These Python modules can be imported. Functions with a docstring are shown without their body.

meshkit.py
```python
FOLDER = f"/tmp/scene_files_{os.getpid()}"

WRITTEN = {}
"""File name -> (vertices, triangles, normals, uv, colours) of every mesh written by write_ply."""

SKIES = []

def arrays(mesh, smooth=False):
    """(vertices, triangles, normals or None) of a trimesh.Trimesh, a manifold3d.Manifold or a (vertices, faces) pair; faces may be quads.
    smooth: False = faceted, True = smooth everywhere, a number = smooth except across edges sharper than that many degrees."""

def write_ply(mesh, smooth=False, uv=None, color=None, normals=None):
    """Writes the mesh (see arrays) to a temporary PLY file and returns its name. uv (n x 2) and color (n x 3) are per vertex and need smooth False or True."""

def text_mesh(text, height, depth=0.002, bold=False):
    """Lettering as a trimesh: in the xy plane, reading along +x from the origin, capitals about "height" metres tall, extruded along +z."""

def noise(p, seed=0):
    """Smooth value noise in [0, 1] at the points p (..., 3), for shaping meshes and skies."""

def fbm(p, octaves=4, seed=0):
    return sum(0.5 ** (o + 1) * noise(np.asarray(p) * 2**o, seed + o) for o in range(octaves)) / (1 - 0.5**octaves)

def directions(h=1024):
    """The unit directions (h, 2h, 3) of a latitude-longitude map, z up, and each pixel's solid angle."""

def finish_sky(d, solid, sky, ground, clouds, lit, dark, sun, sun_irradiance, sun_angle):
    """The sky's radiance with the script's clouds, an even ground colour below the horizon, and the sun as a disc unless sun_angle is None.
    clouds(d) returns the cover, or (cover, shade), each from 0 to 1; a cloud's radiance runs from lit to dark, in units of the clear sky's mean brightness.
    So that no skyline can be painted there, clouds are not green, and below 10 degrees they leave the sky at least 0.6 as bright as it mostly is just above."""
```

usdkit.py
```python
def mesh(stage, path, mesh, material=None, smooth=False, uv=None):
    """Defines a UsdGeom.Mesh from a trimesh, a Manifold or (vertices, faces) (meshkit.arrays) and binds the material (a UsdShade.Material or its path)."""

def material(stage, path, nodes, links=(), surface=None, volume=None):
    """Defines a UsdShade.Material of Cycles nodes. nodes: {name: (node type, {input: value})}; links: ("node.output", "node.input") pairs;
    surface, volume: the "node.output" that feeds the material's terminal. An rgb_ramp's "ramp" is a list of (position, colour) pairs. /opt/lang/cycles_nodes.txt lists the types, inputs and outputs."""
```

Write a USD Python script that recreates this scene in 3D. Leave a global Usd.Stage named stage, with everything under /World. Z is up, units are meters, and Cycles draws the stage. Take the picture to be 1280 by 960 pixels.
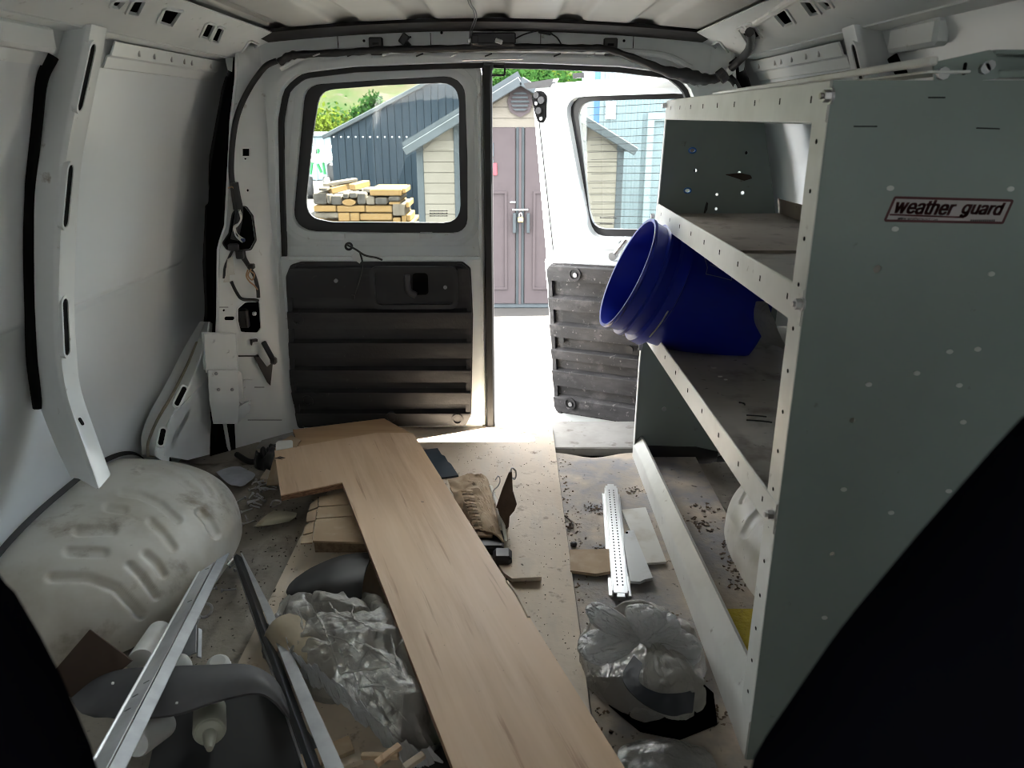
import math, random
import numpy as np
import trimesh
import manifold3d as m3
import usdkit, meshkit
from pxr import Usd, UsdGeom, UsdLux, UsdShade, Gf, Sdf
from shapely.geometry import Polygon, Point, LineString, box as sbox
from shapely import affinity
from shapely.ops import unary_union

stage = Usd.Stage.CreateInMemory()
UsdGeom.SetStageUpAxis(stage, 'Z')
UsdGeom.SetStageMetersPerUnit(stage, 1.0)
UsdGeom.Xform.Define(stage, '/World')
UsdGeom.Scope.Define(stage, '/World/Looks')
rng = np.random.default_rng(7)
random.seed(7)

# ------------------------------------------------------------------ camera, sky, sun, exposure
# x: across the van (right when looking to the rear), y: towards the rear doors, z: up; z=0 is the cargo floor
F = 960.0
PITCH = math.atan(334 / 960)
YAW = -math.atan(4 / 960 * math.cos(PITCH))
CAM = np.array([0.067, 0.0, 1.02])
EXPOSURE = 3.72
SUN = np.array([0.34, 0.15, 0.93]); SUN /= np.linalg.norm(SUN)
SUN_I, SKY_I = 2.6, 0.10          # sun, and the blue of the sky
CLOUD = (0.92, 0.90, 0.87)           # bright thin cloud over most of the sky
_R = np.array([[math.cos(YAW), -math.sin(YAW), 0], [math.sin(YAW), math.cos(YAW), 0], [0, 0, 1]])
FWD = _R @ np.array([0, math.cos(PITCH), -math.sin(PITCH)])
RGT = _R @ np.array([1.0, 0, 0])
UPV = np.cross(RGT, FWD)
cam = UsdGeom.Camera.Define(stage, '/World/camera')
cam.AddTransformOp().Set(Gf.Matrix4d(*RGT, 0, *UPV, 0, *(-FWD), 0, *CAM, 1))
cam.CreateHorizontalApertureAttr(36.0)
cam.CreateVerticalApertureAttr(27.0)
cam.CreateFocalLengthAttr(27.0)
cam.CreateFStopAttr(9.0)
cam.CreateFocusDistanceAttr(2.3)
cam.CreateClippingRangeAttr(Gf.Vec2f(0.03, 500))
cam.CreateExposureAttr(EXPOSURE)

dome = UsdLux.DomeLight.Define(stage, '/World/sky_light')
dome.CreateIntensityAttr(1.0)
skym = usdkit.material(stage, '/World/Looks/sky', {
    'sky': ('sky_texture', {'sky_type': 'multiple_scattering', 'sun_disc': False, 'sun_elevation': math.asin(SUN[2]),
                            'sun_rotation': math.atan2(SUN[0], SUN[1]), 'air_density': 1.0, 'aerosol_density': 1.5}),
    'geo': ('texture_coordinate', {}), 'n': ('noise_texture', {'scale': 2.2, 'detail': 6, 'roughness': 0.55}),
    'c': ('map_range', {'from_min': 0.34, 'from_max': 0.52, 'to_min': 0.35, 'to_max': 0.95, 'clamp': True}),
    'k': ('mix_color', {'b': CLOUD, 'use_clamp': False}),
    's': ('mix_color', {'blend_type': 'multiply', 'fac': 1.0, 'b': (SKY_I,) * 3}),
    'bg': ('background_shader', {'strength': 1.0})},
    [('geo.generated', 'n.vector'), ('n.fac', 'c.value'), ('c.result', 'k.fac'), ('sky.color', 's.a'), ('s.result', 'k.a'), ('k.result', 'bg.color')], surface='bg.background')
UsdShade.MaterialBindingAPI.Apply(dome.GetPrim()).Bind(skym)
sun = UsdLux.DistantLight.Define(stage, '/World/sun_light')
sun.CreateAngleAttr(0.6)
sun.CreateIntensityAttr(SUN_I)
sun.CreateNormalizeAttr(True)
sun.CreateColorAttr(Gf.Vec3f(1.0, 0.95, 0.87))
_z = SUN; _x = np.cross([0, 1, 0], _z); _x /= np.linalg.norm(_x); _y = np.cross(_z, _x)
sun.AddTransformOp().Set(Gf.Matrix4d(*_x, 0, *_y, 0, *_z, 0, 0, 0, 10, 1))

# ------------------------------------------------------------------ measuring: a direction of view cut with a real plane
def ray(x, y): return RGT * (x - 640) / F - UPV * (y - 480) / F + FWD
def onX(x, y, X): d = ray(x, y); return CAM + d * (X - CAM[0]) / d[0]
def onY(x, y, Y): d = ray(x, y); return CAM + d * (Y - CAM[1]) / d[1]
def onZ(x, y, Z): d = ray(x, y); return CAM + d * (Z - CAM[2]) / d[2]
def onP(x, y, O, N): d = ray(x, y); N = np.asarray(N); return CAM + d * ((np.asarray(O) - CAM) @ N) / (d @ N)
def V3(*a): return np.array(a, float)
def unit(v): v = np.asarray(v, float); return v / np.linalg.norm(v)

# ------------------------------------------------------------------ materials
def lin(*c):
    c = np.array(c, float) / 255
    return tuple(np.where(c <= 0.04045, c / 12.92, ((c + 0.055) / 1.055) ** 2.4))

def mat(name, base, layers=(), rough=0.5, metal=0.0, bump=None, spec=0.5, coat=0.0, rough_vary=0.0, rot=(0, 0, 0)):
    """base colour with noise-driven layers (colour, scale, lo, hi, stretch)"""
    nodes = {'geo': ('geometry', {}), 'p': ('principled_bsdf', {'roughness': rough, 'metallic': metal, 'specular_ior_level': spec, 'coat_weight': coat, 'base_color': base})}
    links, prev = [], None
    for i, l in enumerate(layers):
        c, sc, lo, hi = l[:4]
        st = l[4] if len(l) > 4 else (1, 1, 1)
        nodes[f'm{i}'] = ('mapping', {'mapping_type': 'texture', 'scale': tuple(1 / k for k in st), 'location': (i * 3.1, i * 1.7, i * 5.3), 'rotation': rot})
        nodes[f'n{i}'] = ('noise_texture', {'scale': sc, 'detail': 6, 'roughness': 0.6})
        nodes[f'r{i}'] = ('map_range', {'from_min': lo, 'from_max': hi, 'to_min': 0.0, 'to_max': 1.0, 'clamp': True})
        nodes[f'x{i}'] = ('mix_color', {'b': c, 'a': base})
        links += [('geo.position', f'm{i}.vector'), (f'm{i}.vector', f'n{i}.vector'), (f'n{i}.fac', f'r{i}.value'), (f'r{i}.result', f'x{i}.fac')]
        if prev: links.append((prev, f'x{i}.a'))
        prev = f'x{i}.result'
    if prev: links.append((prev, 'p.base_color'))
    if bump:
        st = bump[2] if len(bump) > 2 else (1, 1, 1)
        nodes['bm'] = ('mapping', {'mapping_type': 'texture', 'scale': tuple(1 / k for k in st), 'rotation': rot})
        nodes['bn'] = ('noise_texture', {'scale': bump[1], 'detail': 4})
        nodes['bu'] = ('bump', {'strength': bump[0], 'distance': 0.01})
        links += [('geo.position', 'bm.vector'), ('bm.vector', 'bn.vector'), ('bn.fac', 'bu.height'), ('bu.normal', 'p.normal')]
    return usdkit.material(stage, f'/World/Looks/{name}', nodes, links, surface='p.BSDF')

CABG = mat('cab_trim_grey', (0.42, 0.42, 0.43), rough=0.8)
WHITE = mat('white_paint', (0.75, 0.78, 0.78), [((0.67, 0.70, 0.70), 3, 0.45, 0.7), ((0.33, 0.30, 0.26), 22, 0.66, 0.76)], rough=0.32, bump=(0.03, 12))
SKIN = mat('white_skin', (0.72, 0.76, 0.78), [((0.66, 0.69, 0.72), 2, 0.4, 0.7)], rough=0.30, bump=(0.06, 3))
SILL = mat('dusty_sill', (0.30, 0.29, 0.27), [((0.40, 0.39, 0.37), 6, 0.4, 0.65), ((0.16, 0.14, 0.12), 20, 0.58, 0.72)], rough=0.6, metal=0.2)
ROOF = mat('roof_paint', (0.46, 0.46, 0.44), [((0.40, 0.40, 0.38), 4, 0.4, 0.7)], rough=0.4)
ARCH = mat('arch_paint', (0.62, 0.60, 0.54), [((0.50, 0.47, 0.39), 4, 0.45, 0.62), ((0.24, 0.19, 0.13), 7, 0.58, 0.72), ((0.10, 0.08, 0.06), 40, 0.68, 0.76)], rough=0.45)
BLACK = mat('black_plastic', (0.016, 0.016, 0.017), [((0.035, 0.034, 0.034), 9, 0.5, 0.75)], rough=0.42)
PANEL_B = mat('black_door_panel', (0.014, 0.014, 0.016), [((0.05, 0.048, 0.048), 6, 0.5, 0.8, (0.6, 1, 3)), ((0.10, 0.095, 0.09), 40, 0.66, 0.8)], rough=0.5, bump=(0.1, 120))
PANEL_G = mat('dusty_door_panel', (0.028, 0.027, 0.029), [((0.07, 0.066, 0.068), 8, 0.42, 0.7, (0.7, 1, 2)), ((0.26, 0.25, 0.24), 55, 0.62, 0.74), ((0.14, 0.13, 0.13), 14, 0.55, 0.8)], rough=0.6, bump=(0.1, 120))
RUBBER = mat('rubber', (0.012, 0.012, 0.013), rough=0.6)
CAVITY = mat('dark_cavity', (0.004, 0.004, 0.004), rough=0.9, spec=0.1)  # near-black for seams, and for the painted shade of holes and gaps
SEALG = mat('glass_band', (0.02, 0.019, 0.021), rough=0.35)
GALV = mat('galvanised', (0.36, 0.37, 0.385), [((0.29, 0.30, 0.31), 25, 0.4, 0.7)], rough=0.5, metal=0.6)
STEEL = mat('steel', (0.55, 0.55, 0.56), [((0.25, 0.2, 0.17), 30, 0.58, 0.75)], rough=0.35, metal=1.0)
ALU = mat('aluminium', (0.52, 0.54, 0.56), [((0.40, 0.41, 0.43), 10, 0.4, 0.7, (4, 0.5, 4))], rough=0.33, metal=0.9)
ALUW = mat('bright_aluminium', (0.86, 0.87, 0.88), rough=0.3, metal=0.6)
SHELFP = mat('shelf_grey_paint', (0.24, 0.29, 0.27), [((0.21, 0.255, 0.238), 3, 0.4, 0.7), ((0.13, 0.125, 0.11), 26, 0.68, 0.78)], rough=0.42, bump=(0.03, 200))
SHELFL = mat('shelf_lip_paint', (0.60, 0.61, 0.585), [((0.52, 0.53, 0.50), 7, 0.45, 0.65), ((0.20, 0.18, 0.15), 30, 0.66, 0.76)], rough=0.42, metal=0.08)
SHELFT = mat('shelf_tray_dusty', (0.27, 0.235, 0.20), [((0.34, 0.30, 0.25), 5, 0.4, 0.65), ((0.14, 0.12, 0.10), 14, 0.56, 0.72), ((0.06, 0.05, 0.045), 60, 0.66, 0.72)], rough=0.65)
TRAYG = mat('shelf_tray_grey', (0.36, 0.35, 0.315), [((0.44, 0.42, 0.375), 6, 0.4, 0.65), ((0.18, 0.155, 0.13), 9, 0.54, 0.72), ((0.07, 0.06, 0.05), 45, 0.64, 0.72)], rough=0.45)
FLOORM = mat('van_floor', (0.26, 0.235, 0.20), [((0.34, 0.305, 0.25), 5, 0.4, 0.65), ((0.14, 0.12, 0.10), 9, 0.5, 0.7), ((0.03, 0.026, 0.02), 70, 0.63, 0.7)], rough=0.7, bump=(0.2, 60))
MATM = mat('floor_mat', (0.27, 0.268, 0.275), [((0.50, 0.42, 0.33), 5, 0.45, 0.60), ((0.36, 0.315, 0.26), 12, 0.42, 0.68), ((0.06, 0.05, 0.04), 55, 0.63, 0.7)], rough=0.75, bump=(0.2, 90))
PLY = mat('floor_plywood', (0.60, 0.51, 0.40), [((0.50, 0.415, 0.32), 3, 0.4, 0.65), ((0.50, 0.44, 0.36), 9, 0.5, 0.7, (3, 0.6, 1)), ((0.20, 0.15, 0.105), 26, 0.6, 0.72), ((0.06, 0.045, 0.035), 85, 0.66, 0.71)], rough=0.72, bump=(0.08, 60))
_a = math.radians(20)
BOARD = mat('birch_board', (0.60, 0.415, 0.265), [((0.51, 0.34, 0.21), 2.0, 0.42, 0.62, (7, 0.7, 1)), ((0.65, 0.47, 0.32), 5, 0.45, 0.7, (6, 0.4, 1)), ((0.40, 0.25, 0.15), 6, 0.60, 0.68, (9, 0.35, 1)), ((0.30, 0.185, 0.115), 7, 0.70, 0.80), ((0.07, 0.05, 0.04), 60, 0.70, 0.73)], rough=0.55, rot=(0, 0, _a))
BOARD2 = mat('birch_board_darker', (0.50, 0.33, 0.185), [((0.42, 0.265, 0.145), 3, 0.42, 0.62, (0.7, 6, 1)), ((0.24, 0.15, 0.09), 50, 0.69, 0.73)], rough=0.6)  # yellower, darker copy stands in for shading between the two boards
BOARDE = mat('board_edge', (0.30, 0.17, 0.10), [((0.16, 0.085, 0.05), 60, 0.45, 0.6, (1, 1, 4))], rough=0.7)
CARD = mat('cardboard', (0.42, 0.31, 0.20), [((0.35, 0.25, 0.155), 8, 0.4, 0.65), ((0.47, 0.365, 0.25), 20, 0.5, 0.7)], rough=0.8)
CARDD = mat('cardboard_edge', (0.22, 0.155, 0.095), [((0.15, 0.10, 0.06), 120, 0.45, 0.6)], rough=0.85)
BLUE = mat('blue_bucket', (0.006, 0.018, 0.30), [((0.008, 0.022, 0.35), 6, 0.4, 0.7)], rough=0.33)
YEL = mat('yellow_foam', (0.52, 0.42, 0.035), [((0.42, 0.33, 0.03), 18, 0.4, 0.65), ((0.2, 0.15, 0.03), 60, 0.62, 0.72)], rough=0.85, bump=(0.4, 90))
PAPER = mat('white_card', (0.62, 0.62, 0.58), [((0.48, 0.45, 0.38), 12, 0.45, 0.68)], rough=0.6)
PLAST = mat('white_plastic', (0.72, 0.73, 0.72), [((0.6, 0.6, 0.58), 10, 0.4, 0.7)], rough=0.4)
RED = mat('label_dark_red', (0.075, 0.012, 0.014), rough=0.5)
BLK = mat('label_black', (0.012, 0.008, 0.009), rough=0.5)
LABEL = mat('label_grey', (0.40, 0.36, 0.36), rough=0.5)
BROWN = mat('brown_hardboard', (0.055, 0.032, 0.02), [((0.035, 0.02, 0.013), 6, 0.4, 0.7)], rough=0.8)
COPPER = mat('tan_wire', (0.45, 0.27, 0.15), rough=0.5)
WIREW = mat('white_wire', (0.65, 0.62, 0.55), rough=0.5)
SHADE_BLACK = mat('shade_black', (0.0025, 0.0025, 0.004), rough=1.0, spec=0.0)  # near-black for the added seat forms and painted floor shade
BRASS = mat('brass', (0.70, 0.52, 0.20), rough=0.35, metal=0.8)

def film(name, tint, clear=0.35, rough=0.25):
    """thin plastic film: some light passes straight, some is spread, and it shines"""
    return usdkit.material(stage, f'/World/Looks/{name}', {
        'geo': ('geometry', {}), 'n': ('noise_texture', {'scale': 38, 'detail': 4, 'distortion': 1.8}), 'b': ('bump', {'strength': 0.7, 'distance': 0.008}),
        'd': ('diffuse_bsdf', {'color': tint}), 't': ('translucent_bsdf', {'color': tint}), 'c': ('transparent_bsdf', {'color': (0.95, 0.95, 0.94)}),
        'g': ('glossy_bsdf', {'color': (1, 1, 1), 'roughness': rough}), 'f': ('fresnel', {'IOR': 1.5}),
        'm1': ('mix_closure', {'fac': 0.4}), 'm2': ('mix_closure', {'fac': clear}), 'm3': ('mix_closure', {})},
        [('geo.position', 'n.vector'), ('n.fac', 'b.height'), ('b.normal', 'd.normal'), ('b.normal', 'g.normal'), ('b.normal', 'f.normal'), ('d.BSDF', 'm1.closure1'), ('t.BSDF', 'm1.closure2'), ('m1.closure', 'm2.closure1'),
         ('c.BSDF', 'm2.closure2'), ('m2.closure', 'm3.closure1'), ('g.BSDF', 'm3.closure2'), ('f.fac', 'm3.fac')], surface='m3.closure')
BAGM = film('bag_film', (0.55, 0.53, 0.485), 0.46)
FILMC = film('clear_film', (0.30, 0.30, 0.29), 0.62, 0.2)
BAGW = film('bag_film_white', (0.72, 0.73, 0.74), 0.15)

def pane_mat(name, tint):
    return usdkit.material(stage, f'/World/Looks/{name}', {
        'c': ('transparent_bsdf', {'color': tint}), 'g': ('glossy_bsdf', {'color': (1, 1, 1), 'roughness': 0.0}), 'f': ('fresnel', {'IOR': 1.45}), 'm': ('mix_closure', {})},
        [('c.BSDF', 'm.closure1'), ('g.BSDF', 'm.closure2'), ('f.fac', 'm.fac')], surface='m.closure')
GLASS = pane_mat('window_glass', (0.90, 0.93, 0.91))

# ------------------------------------------------------------------ objects
_used = set()
class T:
    def __init__(self, prim, loc): self.prim, self.loc = prim, np.asarray(loc, float)

def _path(parent, name):
    base = (str(parent.prim.GetPath()) if parent else '/World') + '/' + name
    p, k = base, 0
    while p in _used:
        k += 1; p = f'{base}_{k:03d}'
    _used.add(p)
    return p

def tag(o, label=None, cat=None, group=None, kind=None):
    prim = o.prim if isinstance(o, T) else o
    for k, v in (('label', label), ('category', cat), ('group', group), ('kind', kind)):
        if v: prim.SetCustomDataByKey(k, v)
    return o

def thing(name, label, cat, loc=(0, 0, 0), group=None, kind=None):
    x = UsdGeom.Xform.Define(stage, _path(None, name))
    x.AddTranslateOp().Set(Gf.Vec3d(*map(float, loc)))
    return tag(T(x.GetPrim(), loc), label, cat, group, kind)

def as_mesh(m):
    if isinstance(m, (list,)):
        return trimesh.util.concatenate([as_mesh(k) for k in m])
    if hasattr(m, 'to_mesh'):
        k = m.to_mesh(); return trimesh.Trimesh(np.array(k.vert_properties[:, :3]), np.array(k.tri_verts), process=False)
    return m

def obj(name, mesh, material, parent=None, smooth=30, label=None, cat=None, group=None, kind=None):
    """mesh in world coordinates; one Mesh prim under parent (or top-level)"""
    mesh = as_mesh(mesh)
    loc = parent.loc if parent else np.zeros(3)
    if np.any(loc): mesh = trimesh.Trimesh(mesh.vertices - loc, mesh.faces, process=False)
    p = usdkit.mesh(stage, _path(parent, name), mesh, material, smooth=smooth)
    return tag(T(p.GetPrim(), loc), label, cat, group, kind)

def struct(name, mesh, material, smooth=30, label=None):
    return obj(name, mesh, material, None, smooth, label, None, None, 'structure')

def copy_of(src, name, loc, rotz=0.0, label=None, cat=None, group=None, scale=None):
    x = UsdGeom.Xform.Define(stage, _path(None, name))
    x.AddTranslateOp().Set(Gf.Vec3d(*map(float, loc))); x.AddRotateZOp().Set(float(rotz))
    if scale: x.AddScaleOp().Set(Gf.Vec3f(*scale))
    x.GetPrim().GetReferences().AddInternalReference(src.prim.GetPath())
    # the copy keeps its own place, not the source's
    x.GetPrim().SetInstanceable(True)
    return tag(T(x.GetPrim(), loc), label, cat, group)

# ------------------------------------------------------------------ shapes
def tm(v, f): return trimesh.Trimesh(np.asarray(v, float), np.asarray(f), process=False)

def rbox(c, s, bev=0.003, R=None):
    """chamfered box, centre c, size s, optional 3x3 rotation (columns = axes)"""
    s = np.asarray(s, float) / 2; b = min(bev, 0.45 * s.min())
    pts = []
    for sx in (-1, 1):
        for sy in (-1, 1):
            for sz in (-1, 1):
                k = np.array([sx, sy, sz])
                for a in range(3):
                    q = s - b; q[a] = s[a]; pts.append(k * q)
    m = trimesh.convex.convex_hull(np.array(pts))
    v = m.vertices if R is None else m.vertices @ np.asarray(R).T
    return tm(v + np.asarray(c, float), m.faces)

def sbx(x0, x1, y0, y1, z0, z1, bev=0.002):
    return rbox(((x0 + x1) / 2, (y0 + y1) / 2, (z0 + z1) / 2), (x1 - x0, y1 - y0, z1 - z0), bev)

def bar(a, b, w, h, up=(0, 0, 1), bev=0.002):
    """box between two points, w across, h along up"""
    a, b = np.asarray(a, float), np.asarray(b, float)
    d = unit(b - a); x = unit(np.cross(d, up)); z = np.cross(x, d)
    return rbox((a + b) / 2, (w, np.linalg.norm(b - a), h), bev, np.stack([x, d, z], 1))

def frame(O, U, V, n=None):
    U, V = unit(U), unit(V); N = np.cross(U, V) if n is None else np.asarray(n, float)
    M = np.eye(4); M[:3, 0], M[:3, 1], M[:3, 2], M[:3, 3] = U, V, N, O
    return M

def place(m, M):
    v = m.vertices @ M[:3, :3].T + M[:3, 3]
    f = m.faces if np.linalg.det(M[:3, :3]) > 0 else m.faces[:, ::-1]
    return tm(v, f)

def polys(p): return [g for g in getattr(p, 'geoms', [p]) if g.geom_type == 'Polygon' and g.area > 1e-9]

def plate(p, n0, n1, M):
    """shapely polygon(s) in (u, v) made solid from n0 to n1 along the frame's normal"""
    out = []
    for g in polys(p):
        m = trimesh.creation.extrude_polygon(g, n1 - n0, engine='earcut')
        m.vertices[:, 2] += n0
        out.append(place(m, M))
    return trimesh.util.concatenate(out)

def rrect(x0, y0, x1, y1, r): 
    return sbox(x0 + r, y0 + r, x1 - r, y1 - r).buffer(r, quad_segs=6)

def smoothpoly(pts, r): return Polygon(pts).buffer(-r).buffer(2 * r, quad_segs=5).buffer(-r, quad_segs=5)

def stadium(a, b, r): return LineString([a, b]).buffer(r, quad_segs=6)

def tube(path, r, n=8, cap=True, closed=False):
    P = np.asarray(path, float); k = len(P)
    r = np.broadcast_to(np.asarray(r, float), (k,))
    t = np.gradient(P, axis=0) if not closed else np.roll(P, -1, 0) - np.roll(P, 1, 0)
    t /= np.maximum(np.linalg.norm(t, axis=1, keepdims=True), 1e-9)
    a = np.array([0, 0, 1.0]) if abs(t[0][2]) < 0.9 else np.array([1.0, 0, 0])
    x = unit(np.cross(a, t[0])); rings = []
    ang = np.linspace(0, 2 * np.pi, n, endpoint=False)
    for i in range(k):
        x = unit(x - t[i] * (x @ t[i])); y = np.cross(t[i], x)
        rings.append(P[i] + r[i] * (np.cos(ang)[:, None] * x + np.sin(ang)[:, None] * y))
    v = np.vstack(rings); f = []
    for i in range(k if closed else k - 1):
        for j in range(n):
            a0, a1 = i * n + j, i * n + (j + 1) % n
            b0, b1 = ((i + 1) % k) * n + j, ((i + 1) % k) * n + (j + 1) % n
            f += [[a0, a1, b1], [a0, b1, b0]]
    if cap and not closed:
        v = np.vstack([v, P[0], P[-1]])
        for j in range(n):
            f.append([len(v) - 2, (j + 1) % n, j]); f.append([len(v) - 1, (k - 1) * n + j, (k - 1) * n + (j + 1) % n])
    return tm(v, f)

def curve(pts, n=40):
    """smooth curve through points (Catmull-Rom)"""
    P = np.asarray(pts, float); P = np.vstack([2 * P[0] - P[1], P, 2 * P[-1] - P[-2]]); out = []
    m = max(2, n // (len(P) - 3))
    for i in range(1, len(P) - 2):
        for t in np.linspace(0, 1, m, endpoint=False):
            a, b, c, d = P[i - 1:i + 3]
            out.append(0.5 * (2 * b + (c - a) * t + (2 * a - 5 * b + 4 * c - d) * t * t + (3 * b - a - 3 * c + d) * t ** 3))
    out.append(P[-2])
    return np.array(out)

def lathe(prof, O, axis, n=40, close=True):
    """profile of (radius, height) turned about an axis"""
    axis = unit(axis); x = unit(np.cross(axis, [0.3, 0.5, 0.81])); y = np.cross(axis, x)
    ang = np.linspace(0, 2 * np.pi, n, endpoint=False); v = []
    for r, h in prof:
        v.append(np.asarray(O) + axis * h + r * (np.cos(ang)[:, None] * x + np.sin(ang)[:, None] * y))
    v = np.vstack(v); f = []; k = len(prof)
    for i in range(k if close else k - 1):
        for j in range(n):
            a0, a1 = i * n + j, i * n + (j + 1) % n; b0, b1 = ((i + 1) % k) * n + j, ((i + 1) % k) * n + (j + 1) % n
            f += [[a0, a1, b1], [a0, b1, b0]]
    m = tm(v, f); m.merge_vertices(); m.update_faces(m.nondegenerate_faces())
    return m

def cyl(a, b, r, n=16): 
    L = np.linalg.norm(np.asarray(b, float) - a)
    return lathe([(0, 0), (r, 0), (r, L), (0, L)], a, np.asarray(b, float) - a, n, close=False)

def sheet(G, t):
    """grid of points (nu, nv, 3) thickened by t against its normals"""
    G = np.asarray(G, float); nu, nv = G.shape[:2]
    du = np.gradient(G, axis=0); dv = np.gradient(G, axis=1); N = np.cross(du, dv)
    N /= np.maximum(np.linalg.norm(N, axis=-1, keepdims=True), 1e-12)
    A = G.reshape(-1, 3); B = (G - N * t).reshape(-1, 3); n = nu * nv; f = []
    I = np.arange(n).reshape(nu, nv)
    a, b, c, d = I[:-1, :-1].ravel(), I[1:, :-1].ravel(), I[1:, 1:].ravel(), I[:-1, 1:].ravel()
    f = [np.stack([a, b, c], 1), np.stack([a, c, d], 1), np.stack([a, c, b], 1) + n, np.stack([a, d, c], 1) + n]
    edge = np.concatenate([I[:, 0][::-1], I[0, 1:], I[1:, -1], I[-1, 1:-1][::-1]]); e2 = np.roll(edge, -1)
    f += [np.stack([edge, e2, e2 + n], 1), np.stack([edge, e2 + n, edge + n], 1)]
    m = tm(np.vstack([A, B]), np.vstack(f))
    return m

def mirror(m): return tm(m.vertices * [-1, 1, 1], m.faces[:, ::-1])

def blob(center, bound, H, seed=0, nr=26, na=84, p=2.2, q=0.6, crease=0.012, csc=22, lump=0.25, z0=0.0):
    """a crumpled soft lump on a floor: an outline (points on the floor), domed to height H"""
    B = np.asarray(bound, float)[:, :2]; c = np.asarray(center, float)
    ang = np.linspace(0, 2 * np.pi, na, endpoint=False)
    th = np.arctan2(B[:, 1] - c[1], B[:, 0] - c[0]); rr = np.hypot(B[:, 1] - c[1], B[:, 0] - c[0]); o = np.argsort(th)
    R = np.interp(ang, np.concatenate([th[o] - 2 * np.pi, th[o], th[o] + 2 * np.pi]), np.tile(rr[o], 3))
    s = np.linspace(0, 1, nr)[1:]
    G = []
    for r in s:
        x, y = c[0] + r * R * np.cos(ang), c[1] + r * R * np.sin(ang)
        G.append(np.stack([x, y, np.full_like(x, z0 + H * max(1 - r ** p, 0) ** q)], 1))
    top = np.vstack([[[c[0], c[1], z0 + H]]] + G)
    n1 = meshkit.fbm(top * csc + seed * 9.1, 4, seed); n2 = meshkit.noise(top * 7 + seed, seed + 3)
    rid = np.abs(meshkit.fbm(top * csc * 0.7 + 31.7 + seed, 3, seed + 5) - 0.5) * 2
    w = np.clip((top[:, 2] - z0) / H * 3, 0, 1)
    top[:, 2] += w * (crease * (n1 - 0.5) * 2 - crease * 2.2 * np.exp(-(rid / 0.10) ** 2) + H * lump * (n2 - 0.5))
    d = top[:, :2] - c[:2]
    top[:, :2] += d * ((n1 - 0.5) * 0.16)[:, None]
    top[:, 2] = np.maximum(top[:, 2], z0 + 0.001)
    f = [[0, 1 + j, 1 + (j + 1) % na] for j in range(na)]
    for i in range(nr - 2):
        for j in range(na):
            a0, a1 = 1 + i * na + j, 1 + i * na + (j + 1) % na; b0, b1 = a0 + na, a1 + na
            f += [[a0, b0, b1], [a0, b1, a1]]
    base = 1 + (nr - 2) * na; v = np.vstack([top, [[c[0], c[1], z0]]])
    f += [[len(v) - 1, base + (j + 1) % na, base + j] for j in range(na)]
    return tm(v, f)

def patch(px, zs, t=0.003, sub=6, noise=0.0, nsc=30, seed=1):
    """a sheet over a grid of measured directions, each cut at its own height z"""
    px = np.asarray(px, float); nu, nv = px.shape[:2]; zs = np.broadcast_to(np.asarray(zs, float), (nu, nv))
    P = np.array([[onZ(*px[i, j], zs[i, j]) for j in range(nv)] for i in range(nu)])
    P = np.array([curve(P[:, j], (nu - 1) * sub) for j in range(nv)]).transpose(1, 0, 2)
    P = np.array([curve(P[i], (nv - 1) * sub) for i in range(len(P))])
    if noise: P[..., 2] += noise * (meshkit.fbm(P * nsc, 4, seed) - 0.5) * 2
    N = np.cross(P[1, 0] - P[0, 0], P[0, 1] - P[0, 0])
    if N[2] < 0: P = P[:, ::-1]
    return sheet(P, t)
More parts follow.
